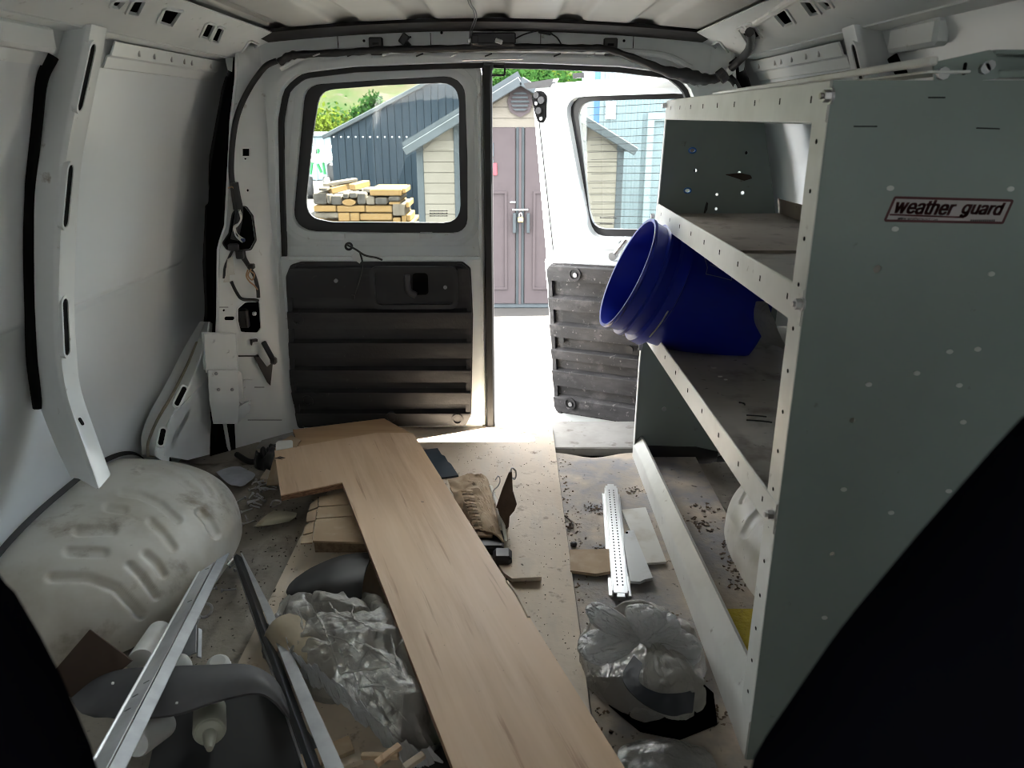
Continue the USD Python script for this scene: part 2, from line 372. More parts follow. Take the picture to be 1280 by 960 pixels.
# ================================================================== THE VAN'S SHELL
def mf(m):
    m = as_mesh(m); m = trimesh.Trimesh(m.vertices, m.faces, process=True)
    return m3.Manifold(m3.Mesh(np.asarray(m.vertices, np.float32), np.asarray(m.faces, np.uint32)))

_zx = np.array([(-0.15, -0.965), (0.0, -0.97), (0.3, -0.975), (0.58, -0.958), (0.64, -0.945), (0.9, -0.90), (1.1, -0.835), (1.25, -0.77)])
def skin_x(z): return np.interp(z, _zx[:, 0], _zx[:, 1])
def crease_z(y): return 0.607 - 0.018 * (y - 1.5) + 0.16 * np.clip((y - 2.36) / 0.14, 0, 1) ** 2

def wall_mesh():
    ys = np.concatenate([np.linspace(-0.40, 1.2, 14), np.linspace(1.25, 2.30, 26), np.linspace(2.31, 2.565, 28)])
    base = np.concatenate([np.linspace(-0.12, -0.03, 14), np.linspace(-0.028, 0.028, 29), np.linspace(0.03, 0.64, 50)])
    G = np.zeros((len(ys), len(base) + 14, 3))
    for i, y in enumerate(ys):
        zc = crease_z(y)
        z = np.sort(np.concatenate([np.linspace(-0.1, zc - 0.13, 14), np.where(base < 0.03, zc + base, zc + 0.03 + (base - 0.03) * (1.24 - zc - 0.03) / 0.61)]))
        k = 0.0032 * np.tanh((z - zc) / 0.006) - 0.0025 * np.exp(-((z - zc) / 0.006) ** 2)
        G[i] = np.stack([skin_x(z) + k + 0.004 * np.sin(y * 2.1 + z * 3), np.full_like(z, y), z], 1)
    return sheet(G, -0.004)
WL = wall_mesh()
struct('wall_left', WL, SKIN, smooth=40)
struct('wall_right', mirror(WL), SKIN, smooth=40)

# cargo floor: ribbed sheet metal with a grey mat strip on the right
fy = np.linspace(-1.25, 2.19, 60); fx = np.linspace(-0.975, 0.975, 196)
Gx, Gy = np.meshgrid(fx, fy, indexing='ij')
Gz = -0.004 + 0.003 * np.tanh(6 * np.sin(Gx * 2 * np.pi / 0.14))
struct('floor', sheet(np.stack([Gx, Gy, Gz], -1), 0.01), FLOORM, smooth=40)
struct('trim_1', [sbx(-0.76, 0.76, 2.292, 2.50, -0.03, 0.003, 0.004), sbx(-0.76, 0.76, 2.49, 2.53, -0.10, 0.0, 0.004)], SILL, label='white metal door sill across the rear of the floor')
struct('trim_2', sbx(-0.97, 0.97, 2.17, 2.30, -0.06, -0.028, 0.001), CAVITY)
struct('trim_20', sbx(-0.97, -0.47, 2.185, 2.35, -0.012, 0.0, 0.002), FLOORM)

# roof: crowned sheet with pressed ribs along the van
def roof_z(x): return 1.245 + 0.040 * (1 - (np.minimum(np.abs(x), 0.72) / 0.72) ** 2) - 0.10 * np.maximum(np.abs(x) - 0.66, 0)
rx = np.linspace(-0.86, 0.86, 260); ry = np.linspace(-1.25, 2.50, 40)
Rx, Ry = np.meshgrid(rx, ry, indexing='ij')
Rz = roof_z(Rx) + 0.007 * np.tanh(5 * (np.sin(Rx * 2 * np.pi / 0.205 + 0.6) - 0.55)) * (np.abs(Rx) < 0.6)
struct('ceiling', sheet(np.stack([Rx, Ry, Rz], -1), -0.006), ROOF, smooth=50)
hx = np.linspace(-0.63, 0.63, 40)
seal = [tube(np.stack([hx, np.full_like(hx, 2.385), roof_z(hx) - 0.012], 1), 0.016, 8)]
struct('trim_3', [sheet(np.stack([np.stack([hx, np.full_like(hx, yy), roof_z(hx) - dz], 1) for yy, dz in ((2.345, 0.006), (2.36, 0.016), (2.43, 0.019))]), -0.012)], RUBBER, label='black foam strip between the roof sheet and the rear header')

# ---- rear frame with the door opening
def pyz(pts, Y): return [tuple(onY(x, y, Y)[[0, 2]]) for x, y in pts]
_open = pyz([(357, 552), (354, 470), (352, 400), (346, 250), (344, 150), (351, 110), (374, 91), (440, 83), (540, 79), (626, 77)], 2.44)
_open[0] = (_open[0][0], -0.2)
OPEN = smoothpoly(_open + [(-x, z) for x, z in _open[::-1]], 0.06)
MY = lambda y: frame((0, y, 0), (1, 0, 0), (0, 0, 1))      # normal = -y, towards the cargo space
outer = Polygon([(-0.715, -0.12), (0.715, -0.12), (0.715, 0.6), (0.70, 1.0), (0.69, 1.12), (0.76, 1.15), (0.77, 1.246), (0.6, 1.272), (0.4, 1.286), (0.2, 1.296), (0, 1.30), (-0.2, 1.296), (-0.4, 1.286), (-0.6, 1.272), (-0.77, 1.246), (-0.76, 1.15), (-0.69, 1.12), (-0.70, 1.0), (-0.715, 0.6)])
rear = thing('wall_rear', 'white metal rear body frame around the two doors', None, (0, 2.45, 0), kind='structure')
obj('frame_panel', plate(outer.difference(OPEN), -0.03, 0.0, MY(2.44)), WHITE, rear)
rim = OPEN.buffer(0.020).difference(OPEN).intersection(outer).intersection(sbox(-1, 0.0, 1, 1.3))
obj('opening_flange', plate(rim, 0.0, 0.012, MY(2.44)), WHITE, rear)
obj('opening_seal', plate(OPEN.difference(OPEN.buffer(-0.014)).intersection(sbox(-1, 0.02, 1, 1.3)), -0.055, -0.030, MY(2.44)), RUBBER, rear)
# header ridge: a long rolled lip above the doors
ridge = curve([(-0.60, 2.425, 1.155), (-0.50, 2.425, 1.192), (-0.25, 2.425, 1.203), (0, 2.425, 1.206), (0.25, 2.425, 1.203), (0.50, 2.425, 1.192), (0.60, 2.425, 1.155)], 50)
obj('header_lip', tube(ridge, 0.010, 10), WHITE, rear)
for s in (-1, 1):
    for x in (0.16, 0.43):
        obj('panel_seam', sbx(s * x - 0.001, s * x + 0.001, 2.4385, 2.4395, 1.205, 1.25, 0.0002), CAVITY, rear)
for px, py in ((455, 51), (552, 41), (780, 51)):
    c = onY(px, py, 2.44)
    obj('screw_hole', cyl(c, c - V3(0, 0.0015, 0), 0.004, 10), CAVITY, rear)
struct('trim_4', [plate(sbox(-1.0, -0.15, -0.69, 1.26).union(sbox(0.69, -0.15, 1.0, 1.26)), 0, 0.004, MY(2.575))], CAVITY)  # black plates that paint the pillar gap dark and block leaks
struct('trim_5', [plate(sbox(-0.99, -0.1, -0.62, 1.24).union(sbox(0.62, -0.1, 0.99, 1.24)), 0, 0.004, MY(2.60))] + [sbx(*sorted((k * 0.60, k * 1.0)), 2.49, 2.61, 1.225, 1.262, .002) for k in (-1, 1)] + [sbx(*sorted((k * 0.985, k * 1.0)), 2.5, 2.61, -.12, 1.25, .002) for k in (-1, 1)], WHITE)  # includes caps added to block stray light at the rear corners
struct('added_trim_21', [sbx(*sorted((k * 0.703, k * 0.716)), 2.445, 2.58, -.12, 1.2, .001) for k in (-1, 1)] + [sbx(*sorted((k * 0.62, k * 0.72)), 2.47, 2.58, 1.17, 1.225, .001) for k in (-1, 1)], CAVITY)  # plates added to close light leaks beside the doors

# ---- D-pillars: slanted inner panels between the side walls and the door opening
DO = V3(-0.66, 2.44, 0); DU = unit((0.759, 0.651, 0)); DN = np.cross(DU, (0, 0, 1))
MD = frame(DO, DU, (0, 0, 1))
def dp(pts):
    out = []
    for x, y in pts:
        q = onP(x, y, DO, DN) - DO; out.append((q @ DU, q[2]))
    return out
pil = Polygon(dp([(300, 48), (296, 100), (289, 150), (286, 210), (282, 280), (277, 300), (273, 315), (272, 400), (268, 480), (268, 575), (330, 585)]) + [(0.0, -0.02), (0.0, 1.22)])
win1 = smoothpoly(dp([(291, 268), (297, 259), (307, 259), (315, 270), (319, 300), (313, 311), (300, 313), (284, 311), (279, 304), (287, 292)]), 0.006)
win2 = smoothpoly(dp([(297, 386), (306, 378), (324, 377), (326, 410), (322, 416), (301, 415), (297, 400)]), 0.008)
sq = Polygon(dp([(303, 186), (312, 186), (312, 195), (303, 195)])); oval = stadium(*dp([(283, 398), (291, 398)]), 0.006)
dots = unary_union([Point(p).buffer(0.004) for p in dp([(280, 388), (307, 198), (310, 238)])])
tri = Polygon(dp([(318, 446), (334, 463), (338, 481), (330, 470)]))
pil_cut = pil.difference(unary_union([win1, win2, sq, oval, dots]))
for s in (-1, 1):
    P = thing('trim_6' if s < 0 else 'trim_7', 'white metal rear corner pillar panel with cut-outs', None, (s * 0.72, 2.4, 0), kind='structure')
    g = (lambda m: m) if s < 0 else mirror
    obj('pillar_panel', g(plate(pil_cut, -0.004, 0, MD)), WHITE, P)
    obj('pillar_edge', g(tube([onP(x, y, DO, DN) for x, y in [(296, 60), (295, 100), (289, 150), (286, 210), (282, 282), (276, 300), (273, 312), (272, 400), (268, 480)]], 0.005, 8)), WHITE, P)
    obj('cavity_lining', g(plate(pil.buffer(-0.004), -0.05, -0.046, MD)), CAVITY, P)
    ring = win1.buffer(0.004).difference(win1)
    obj('opening_rim', g(plate(ring, 0, 0.003, MD)), BLACK, P)
    obj('opening_rim', g(plate(win2.buffer(0.004).difference(win2), 0, 0.003, MD)), WHITE, P)
    obj('square_rim', g(plate(sq.buffer(0.006).difference(sq), 0, 0.002, MD)), WHITE, P)
    for (a, b, w) in (((316, 484), (330, 484), 0.0012), ((310, 525), (352, 525), 0.0012), ((270, 384), (285, 384), 0.001)):
        obj('panel_seam', g(plate(LineString(dp([a, b])).buffer(w), 0, 0.0006, MD)), BLACK, P)
    obj('embossed_pad', g(plate(smoothpoly(dp([(303, 474), (317, 474), (318, 502), (305, 503)]), 0.006), 0, 0.004, MD)), WHITE, P)

# ---- roof rails with punched openings, and the hidden hollow behind them
RO = V3(-0.74, 0, 1.183); RU = V3(0, 1, 0); RV = unit((0.14, 0, 0.055)); RN = np.cross(RU, RV)
MR = frame(RO, RU, RV)
def rp(pts):
    out = []
    for x, y in pts:
        q = onP(x, y, RO, RN) - RO; out.append((q @ RU, q @ RV))
    return out
holes = [rp(q) for q in ([(206, 10), (226, 14), (214, 32), (199, 27)], [(259, 28), (268, 31), (260, 48), (251, 45)], [(272, 33), (279, 36), (272, 53), (264, 50)],
                         [(312, 51), (321, 55), (312, 68), (303, 65)], [(142, 0), (156, 0), (147, 10), (139, 7)], [(167, 0), (181, 0), (172, 18), (159, 15)])]
holes = [smoothpoly(h, 0.002) for h in holes]
for k in range(4): holes.append(sbox(0.2 + k * 0.33, 0.06, 0.27 + k * 0.33, 0.12))
rail = sbox(-1.25, 0.0, 2.44, 0.16)
small = unary_union([Point(p).buffer(0.003) for p in rp([(207, 5), (240, 24), (250, 23), (247, 37), (287, 47), (292, 54)])])
for s in (-1, 1):
    g = (lambda m: m) if s < 0 else mirror
    P = thing('trim_8' if s < 0 else 'trim_9', 'white pressed roof rail with square openings', None, (s * 0.7, 0.6, 1.2), kind='structure')
    obj('rail_face', g(plate(rail.difference(unary_union(holes + [small])), -0.003, 0, MR)), WHITE, P)
    for h in holes:
        obj('opening_rim', g(plate(h.buffer(0.006).difference(h), 0, 0.004, MR)), WHITE, P)
    obj('dark_backing', g(plate(rail.buffer(-0.002), -0.030, -0.027, MR)), CAVITY, P)  # black plate that paints the shade inside the openings
    # underside and the flange that carries the side panel
    obj('rail_underside', g(sheet(np.array([[(-0.741, y, 1.183), (-0.80, y, 1.178)] for y in np.linspace(-1.25, 2.40, 8)]), 0.003)), WHITE, P)
    fl = [[(skin_x(z) + k, y, z) for z, k in ((1.118, .003), (1.121, .016), (1.142, .018), (1.145, .026), (1.172, .028))] for y in np.linspace(1.80, 2.44, 10)]
    obj('panel_flange', g(sheet(np.array(fl), 0.004)), WHITE, P)
    for y in (1.92, 2.0, 2.1, 2.18, 2.23, 2.37):
        obj('spot_clip', g(rbox((skin_x(1.155) + 0.029, y, 1.157), (0.004, 0.006, 0.014), 0.001)), STEEL, P)
    fl2 = [[(skin_x(z) + 0.014, y, z) for z in (1.112, 1.135, 1.137, 1.176)] for y in np.linspace(1.12, 1.62, 8)]
    obj('panel_flange', g(sheet(np.array(fl2), 0.004)), WHITE, P)
    obj('embossed_bracket', g(rbox((-0.79, 1.48, 1.155), (0.03, 0.17, 0.045), 0.012)), WHITE, P)
# right-hand cable sleeve tucked along the roof rail
struct('trim_10', tube([onP(x, y, V3(0.62, 0, 1.235), V3(-0.3, 0, -0.95)) for x, y in [(930, 36), (960, 18), (1000, -8)]], 0.011, 10), PLAST, label='grey sleeve along the right roof rail')

# ---- body pillars with long slots (left one in view, the right one behind the shelving)
def pillar(s):
    g = (lambda m: m) if s < 0 else mirror
    P = thing('trim_11' if s < 0 else 'trim_12', 'white curved side pillar with long slots', None, (s * 0.9, 1.66, 0.2), kind='structure')
    # measured fold line of the pillar (its nearest edge), and depths along the wall
    fold = [(113, 30), (96, 120), (80, 210), (74, 300), (72, 390), (75, 450), (84, 500), (104, 560), (122, 612)]
    left = [(84, 30), (62, 110), (44, 200), (41, 300), (42, 390), (46, 450), (58, 510), (78, 560), (100, 606)]
    zs, rows = [], []
    proj = [0.075, 0.078, 0.08, 0.08, 0.08, 0.082, 0.095, 0.14, 0.20]
    for (fx_, fy_), (lx, ly), pr in zip(fold, left, proj):
        X = -0.88
        for _ in range(12):
            q = onX(fx_, fy_, X); X = skin_x(q[2]) + pr
        a = onX(fx_, fy_, X)
        Xl = X - min(pr * 0.75, 0.065)
        b = onX(lx, ly, Xl); b[2] = a[2]
        w = 0.085 if pr < 0.09 else 0.075
        c = a + V3(-0.006, w, 0); d = c + V3(-min(pr + 0.01, 0.06), 0.015, 0); e = V3(b[0] - 0.02, b[1] + 0.006, b[2])
        k = unit(b - a) * 0.014
        rows.append([e, b, a + k, a + k * 0.45 + V3(-0.002, 0.002, 0), a + V3(-0.001, 0.006, 0), a + V3(0, 0.014, 0), c + V3(0, -0.012, 0), c + V3(-0.003, -0.003, 0), c + V3(-0.012, 0.002, 0), d])
    rows = np.array(rows)
    G = np.array([curve(rows[:, j], 64) for j in range(rows.shape[1])]).transpose(1, 0, 2)
    m = sheet(G, 0.003); nrm = np.cross(G[0, 6] - G[0, 5], G[1, 5] - G[0, 5])
    obj('pillar_body', g(m), WHITE, P, smooth=35)
    # slots lie on the inboard face: find it between columns 5 and 6
    def on_face(px, py):
        best = None
        for i in range(len(G) - 1):
            O = G[i, 5]; N = np.cross(G[i, 6] - G[i, 5], G[i + 1, 5] - G[i, 5]); q = onP(px, py, O, N)
            if G[i + 1, 5][2] <= q[2] <= G[i, 5][2]: best = (q, unit(N) * (1 if N[0] > 0 else -1)); break
        return best
    for a, b in (((115, 55), (97, 137)), ((86, 206), (80, 283)), ((80, 374), (81, 443))):
        A, B = on_face(*a), on_face(*b)
        if A is None or B is None: continue
        O = (A[0] + B[0]) / 2; N = unit(A[1] + B[1]); V = unit(A[0] - B[0]); U = unit(np.cross(V, N)); V = np.cross(N, U)
        h = np.linalg.norm(A[0] - B[0]) / 2 - 0.011
        st = stadium((0, -h), (0, h), 0.0125)
        M_ = frame(O, U, V)
        obj('slot_lip', g(plate(st.buffer(0.006).difference(st), -0.006, 0.0045, M_)), WHITE, P)
        obj('slot', g(plate(st, -0.004, 0.0022, M_)), CAVITY, P)
    r = on_face(101, 527)
    if r:
        M_ = frame(r[0], unit(np.cross((0, 0, 1), r[1])), np.cross(r[1], unit(np.cross((0, 0, 1), r[1]))))
        obj('drain_hole', g(plate(stadium((0, -0.004), (0, 0.004), 0.005), -0.003, 0.002, M_)), CAVITY, P)
    # the dark sealing seam behind the pillar
    sm = [onX(x, y, skin_x(onX(x, y, -0.92)[2]) + 0.013) for x, y in [(66, 70), (52, 100), (46, 150), (38, 230), (36, 300), (38, 380), (40, 450), (48, 510)]]
    obj('sealing_seam', g(tube(curve(sm, 40), 0.011, 8)), CAVITY, P)
pillar(-1); pillar(1)
struct('trim_13', [g_(tube(curve([(skin_x(z) + 0.004, y, z) for y, z in ((2.562, 1.14), (2.562, 0.8), (2.562, 0.5), (2.55, 0.38), (2.48, 0.30), (2.36, 0.22))], 40), 0.007, 8)) for g_ in (lambda m: m, mirror)], RUBBER, label='dark sealing strip at the rear edge of the side panels')

# ---- wheel arches: pressed shells with radiating ribs
def arch_mesh():
    c = V3(-0.978, 1.59, 0.006); R = V3(0.371, 0.40, 0.181); e = V3(2.302, 2.541, 2.984)
    nu, nv = 150, 320
    u = np.linspace(0, np.pi / 2, nu); v = np.linspace(0, np.pi, nv)
    U, V = np.meshgrid(u, v, indexing='ij')
    d = np.stack([np.cos(U), np.sin(U) * np.cos(V), np.sin(U) * np.sin(V)], -1)
    # even out the spacing along each meridian by working in scaled directions
    d = d * R; d /= np.linalg.norm(d, axis=-1, keepdims=True)
    lo, hi = np.zeros(d.shape[:2]), np.full(d.shape[:2], 2.0)
    for _ in range(40):
        m = (lo + hi) / 2; q = np.abs(d * m[..., None]); f_ = ((q / R) ** e).sum(-1)
        lo, hi = np.where(f_ < 1, m, lo), np.where(f_ < 1, hi, m)
    P = d * lo[..., None]; N = unit2((np.abs(P) / R) ** (e - 1) * np.sign(P) / R)
    # pressed grooves: each measured as a line on the shell
    q = P + c - CAM; zc = q @ FWD; PX = np.stack([640 + F * (q @ RGT) / zc, 480 - F * (q @ UPV) / zc], -1)
    front = ((P + c - CAM) * N).sum(-1) < 0.05
    dep = np.zeros(P.shape[:2])
    for w, line in [(4.6, [(177, 586), (200, 588), (225, 598), (248, 617)]), (3.2, [(214, 578), (238, 586), (258, 606), (264, 618)]), (3.0, [(240, 586), (258, 596), (272, 612), (279, 628)]),
                    (5.2, [(152, 615), (175, 618), (200, 630), (222, 650)]), (5.5, [(134, 634), (154, 637)]), (6.5, [(97, 664), (140, 663)]), (6.5, [(86, 690), (129, 691)]),
                    (5.5, [(189, 652), (203, 666), (216, 684)]), (5.5, [(182, 692), (194, 703), (204, 718)]), (5.0, [(162, 706), (176, 720), (195, 746)]), (6.5, [(64, 722), (110, 722), (145, 735), (176, 768)]), (6, [(250, 640), (262, 652), (270, 668)])]:
        L = np.array(line, float); best = np.full(P.shape[:2], 1e9)
        for a_, b_ in zip(L[:-1], L[1:]):
            t = np.clip(((PX - a_) @ (b_ - a_)) / ((b_ - a_) @ (b_ - a_)), 0, 1)
            best = np.minimum(best, np.linalg.norm(PX - a_ - t[..., None] * (b_ - a_), axis=-1))
        dep = np.maximum(dep, np.where(front, np.exp(-(best / w) ** 4) - 0.22 * np.exp(-((best - 1.7 * w) / (0.5 * w)) ** 2), 0))
    P = P - N * (0.0065 * dep)[..., None]
    P[..., 2] = np.maximum(P[..., 2], -0.004)
    return sheet(P + c, 0.002)
def unit2(a): return a / np.maximum(np.linalg.norm(a, axis=-1, keepdims=True), 1e-12)
AM = arch_mesh()
if AM.volume < 0: AM.invert()
for s in (-1, 1):
    g = (lambda m: m) if s < 0 else mirror
    P = thing('trim_14' if s < 0 else 'trim_15', 'off-white pressed wheel arch with radiating ribs, dirty on top', None, (s * 0.8, 1.59, 0), kind='structure')
    obj('arch_shell', g(AM), ARCH, P, smooth=60)
    fl = []
    for t in np.linspace(0.02, np.pi - 0.02, 40):
        y, z = 1.59 + 0.42 * np.sign(np.cos(t)) * abs(np.cos(t)) ** 0.8, 0.006 + 0.20 * abs(np.sin(t)) ** 0.7
        fl.append([(skin_x(z) + 0.002, y, z), (skin_x(z) + 0.012, y * 0.985 + 0.0238, z * 0.96)])
    obj('arch_shade_band', g(sheet(np.array(fl), -0.003)), RUBBER, P)  # black band painting the shadow between arch and wall

# ---- rear left corner: sweeping brace, bracket box, floor pocket
B = thing('corner_brace', 'white sweeping brace with two slots between wheel arch and rear left pillar', 'bracket', (-0.85, 2.2, 0.1))
def onW(px, py, k): 
    X = -0.9
    for _ in range(10): q = onX(px, py, X); X = skin_x(q[2]) + k
    return onX(px, py, X)
ctr_o = [(250, 402), (236, 425), (222, 452), (205, 485), (188, 515), (177, 545), (178, 568)]
ctr_i = [(262, 402), (256, 430), (245, 462), (226, 500), (208, 530), (196, 556), (194, 570)]
mid_ = [((a[0] + b[0]) / 2, (a[1] + b[1]) / 2) for a, b in zip(ctr_o, ctr_i)]
rows = []
for a, m_, b in zip(ctr_o, mid_, ctr_i):
    rows.append([onW(*a, 0.012), onW(*a, 0.018), onW(*m_, 0.028), onW(b[0] - 1, b[1], 0.085), onW(*b, 0.09)])
rows = np.array(rows); G = np.array([curve(rows[:, j], 36) for j in range(5)]).transpose(1, 0, 2)
obj('brace_strip', sheet(G, 0.003), WHITE, B, smooth=40)
obj('sealer_bead', tube(curve([onW(x + 2, y + 2, 0.034) for x, y in mid_[1:]], 30), .010, 8), mat('tan_sealer', (0.42, 0.38, 0.30), [((0.32, 0.28, 0.21), 20, .4, .7)], rough=.6), B, smooth=60, label='tan brushed-on sealer')
skirt = np.array([[onW(*b, 0.09), onW(b[0] + 12, b[1] + 8, 0.10), onW(b[0] + 17, b[1] + 12, 0.10)] for b in ctr_i])
G = np.array([curve(skirt[:, j], 36) for j in range(3)]).transpose(1, 0, 2)
obj('brace_flange', sheet(G, 0.003), WHITE, B, smooth=40)
for a, b in (((231, 484), (219, 508)), ((204, 537), (200, 556))):
    A, Bq = onW(*a, 0.104), onW(*b, 0.104); V = unit(A - Bq); N = unit(np.cross(np.cross(V, (0.6, -0.7, 0.4)), V)); U = np.cross(V, N)
    h = np.linalg.norm(A - Bq) / 2; M_ = frame((A + Bq) / 2, U, V, N); st = stadium((0, -h * 0.8), (0, h * 0.8), 0.007)
    obj('slot_lip', plate(st.buffer(0.005).difference(st), -0.002, 0.004, M_), WHITE, B)
    obj('slot', plate(st, -0.002, 0.002, M_), CAVITY, B)
K = thing('jack_bracket', 'white folded metal bracket box bolted low on the rear left pillar', 'bracket', (-0.78, 2.3, 0.25))
bo = DO + DN * 0.03
def bp(pts, off):
    out = []
    for x, y in pts:
        q = onP(x, y, DO + DN * off, DN) - DO; out.append((q @ DU, q[2]))
    return out
up_ = Polygon(bp([(255, 417), (295, 417), (298, 463), (258, 466)], 0.05))
hol = unary_union([Point(p).buffer(r) for p, r in zip(bp([(266, 426), (284, 439), (291, 446), (253, 455)], 0.05), (0.006, 0.006, 0.0035, 0.003))])
obj('upper_plate', plate(up_.difference(hol), 0.047, 0.05, MD), WHITE, K)
obj('upper_back', plate(up_.buffer(-0.002), 0.02, 0.024, MD), WHITE, K)
obj('upper_edge', tube([onP(x, y, DO + DN * 0.05, DN) for x, y in [(256, 417), (295, 417), (298, 464)]], 0.0025, 6), WHITE, K)
lo_ = Polygon(bp([(260, 463), (297, 463), (299, 502), (297, 530), (267, 530), (262, 500)], 0.07))
obj('lower_plate', plate(lo_, 0.066, 0.07, MD), WHITE, K)
for x, y in ((270, 467), (273, 487), (290, 487)):
    q = bp([(x, y)], 0.07)[0]; obj('rivet', plate(Point(q).buffer(0.005), 0.07, 0.0725, MD), GALV, K)
sd = [onP(x, y, DO + DN * o, DN) for x, y, o in [(297, 463, .07), (302, 466, .02), (306, 508, .02), (299, 502, .07)]]
obj('side_plate', sheet(np.array([[sd[0], sd[1]], [sd[3], sd[2]]]), 0.003), WHITE, K)
sd = [onP(x, y, DO + DN * o, DN) for x, y, o in [(297, 530, .07), (299, 508, .07), (314, 500, .02), (312, 514, .02)]]
obj('foot_plate', sheet(np.array([[sd[0], sd[1]], [sd[3], sd[2]]]), 0.004), WHITE, K)
obj('bolt', cyl(onP(311, 504, DO + DN * 0.03, DN), onP(311, 504, DO + DN * 0.01, DN), 0.006, 8), STEEL, K)
obj('leg_post', tube([onP(281, 530, DO + DN * 0.03, DN), onP(287, 566, DO + DN * 0.0, DN)], 0.006, 8), WHITE, K)
struct('trim_16', plate(Polygon(dp([(262, 500), (292, 528), (294, 572), (262, 572)])), 0.004, 0.008, MD), CAVITY, label='dark floor pocket behind the bracket')
struct('trim_17', plate(Polygon([(2.02, 0.045), (2.10, 0.09), (2.13, 0.0), (2.06, 0.0)]), 0, 0.003, frame((-0.955, 0, 0), (0, 1, 0), (0, 0, 1))), CAVITY)
# inner step panel below the brace (bluish lower side)
st_ = np.array([[onW(x, y, 0.10) for x, y in row] for row in ([(214, 520), (235, 500), (262, 470)], [(207, 545), (235, 540), (264, 520)], [(206, 570), (235, 575), (262, 568)])])
struct('trim_18', sheet(st_, 0.003), SKIN, label='lower side panel behind the wheel arch')
# black strap handle on the pillar
h_ = thing('strap_handle', 'black bent strap handle on the rear left pillar', 'handle', onP(320, 450, DO, DN))
q = [onP(x, y, DO + DN * o, DN) for x, y, o in [(329, 427, .012), (335, 440, .03), (342, 451, .03), (339, 456, .02)]]
obj('lever', bar(q[0], q[2], 0.016, 0.012, DN, 0.003), BLACK, h_)
obj('tip', rbox(q[2], (0.02, 0.02, 0.022), 0.006), BLACK, h_)
obj('strap', plate(Polygon(bp([(317, 445), (322, 443), (334, 459), (341, 453), (338, 482), (334, 478)], 0.012)), 0.010, 0.013, MD), BLACK, h_)
obj('rod', tube([onP(298, 445, DO + DN * 0.04, DN), onP(322, 445, DO + DN * 0.012, DN)], 0.0025, 6), BLACK, h_)
obj('clip', plate(Polygon(bp([(314, 425), (322, 424), (322, 427), (316, 428), (315, 432)], 0.01)), 0.0, 0.01, MD), BLACK, h_)

# ---- unseen cab behind the camera: grey dash wall and door windows sized for front fill
struct('wall_front', plate(sbox(-0.99, -0.1, 0.99, 1.26), 0, 0.03, frame((0, -1.27, 0), (1, 0, 0), (0, 0, 1))), CABG)
cabw = rrect(-1.20, 0.50, -0.42, 1.16, 0.08)
for n_, s_ in ((1, -1), (2, 1)):
    MX = frame((s_ * 0.975, 0, 0), (0, 1, 0), (0, 0, 1))
    struct(f'door_{n_ + 2}', plate(sbox(-1.27, -0.1, -0.38, 1.26).difference(cabw), -0.02, 0.02, MX), CABG)
    struct(f'window_{n_}', plate(cabw.buffer(.01), -0.003, 0.003, MX), GLASS)
# ================================================================== THE REAR DOORS
def resample(poly, n=96):
    c = np.array(poly.representative_point().coords[0]) if False else np.array(poly.envelope.centroid.coords[0])
    L = poly.exterior; s = np.linspace(0, L.length, 1200, endpoint=False)
    P = np.array([L.interpolate(t).coords[0] for t in s]); a = np.unwrap(np.arctan2(*(P - c).T[::-1]))
    if a[-1] < a[0]: P, a = P[::-1], a[::-1]
    a = (a - a[0]); k = np.linspace(0, 2 * np.pi, n, endpoint=False)
    th = np.arctan2(P[:, 1] - c[1], P[:, 0] - c[0]); o = np.argsort(th); th = th[o]; P = P[o]
    g = np.linspace(-np.pi, np.pi, n, endpoint=False)
    return np.stack([np.interp(g, th, P[:, 0], period=2 * np.pi), np.interp(g, th, P[:, 1], period=2 * np.pi)], 1)

def bevel_ring(A, nA, B, nB, M, t=0.004):
    a, b = resample(A), resample(B)
    mid = (a + b) / 2
    G = []
    for P, n in ((a, nA), (a * .75 + b * .25, nA + (nB - nA) * .55), (a * .4 + b * .6, nA + (nB - nA) * .9), (b, nB)):
        q = np.column_stack([P, np.full(len(P), n)]); q = np.vstack([q, q[:1]])
        G.append(q @ M[:3, :3].T + M[:3, 3])
    m = sheet(np.array(G), t)
    return m

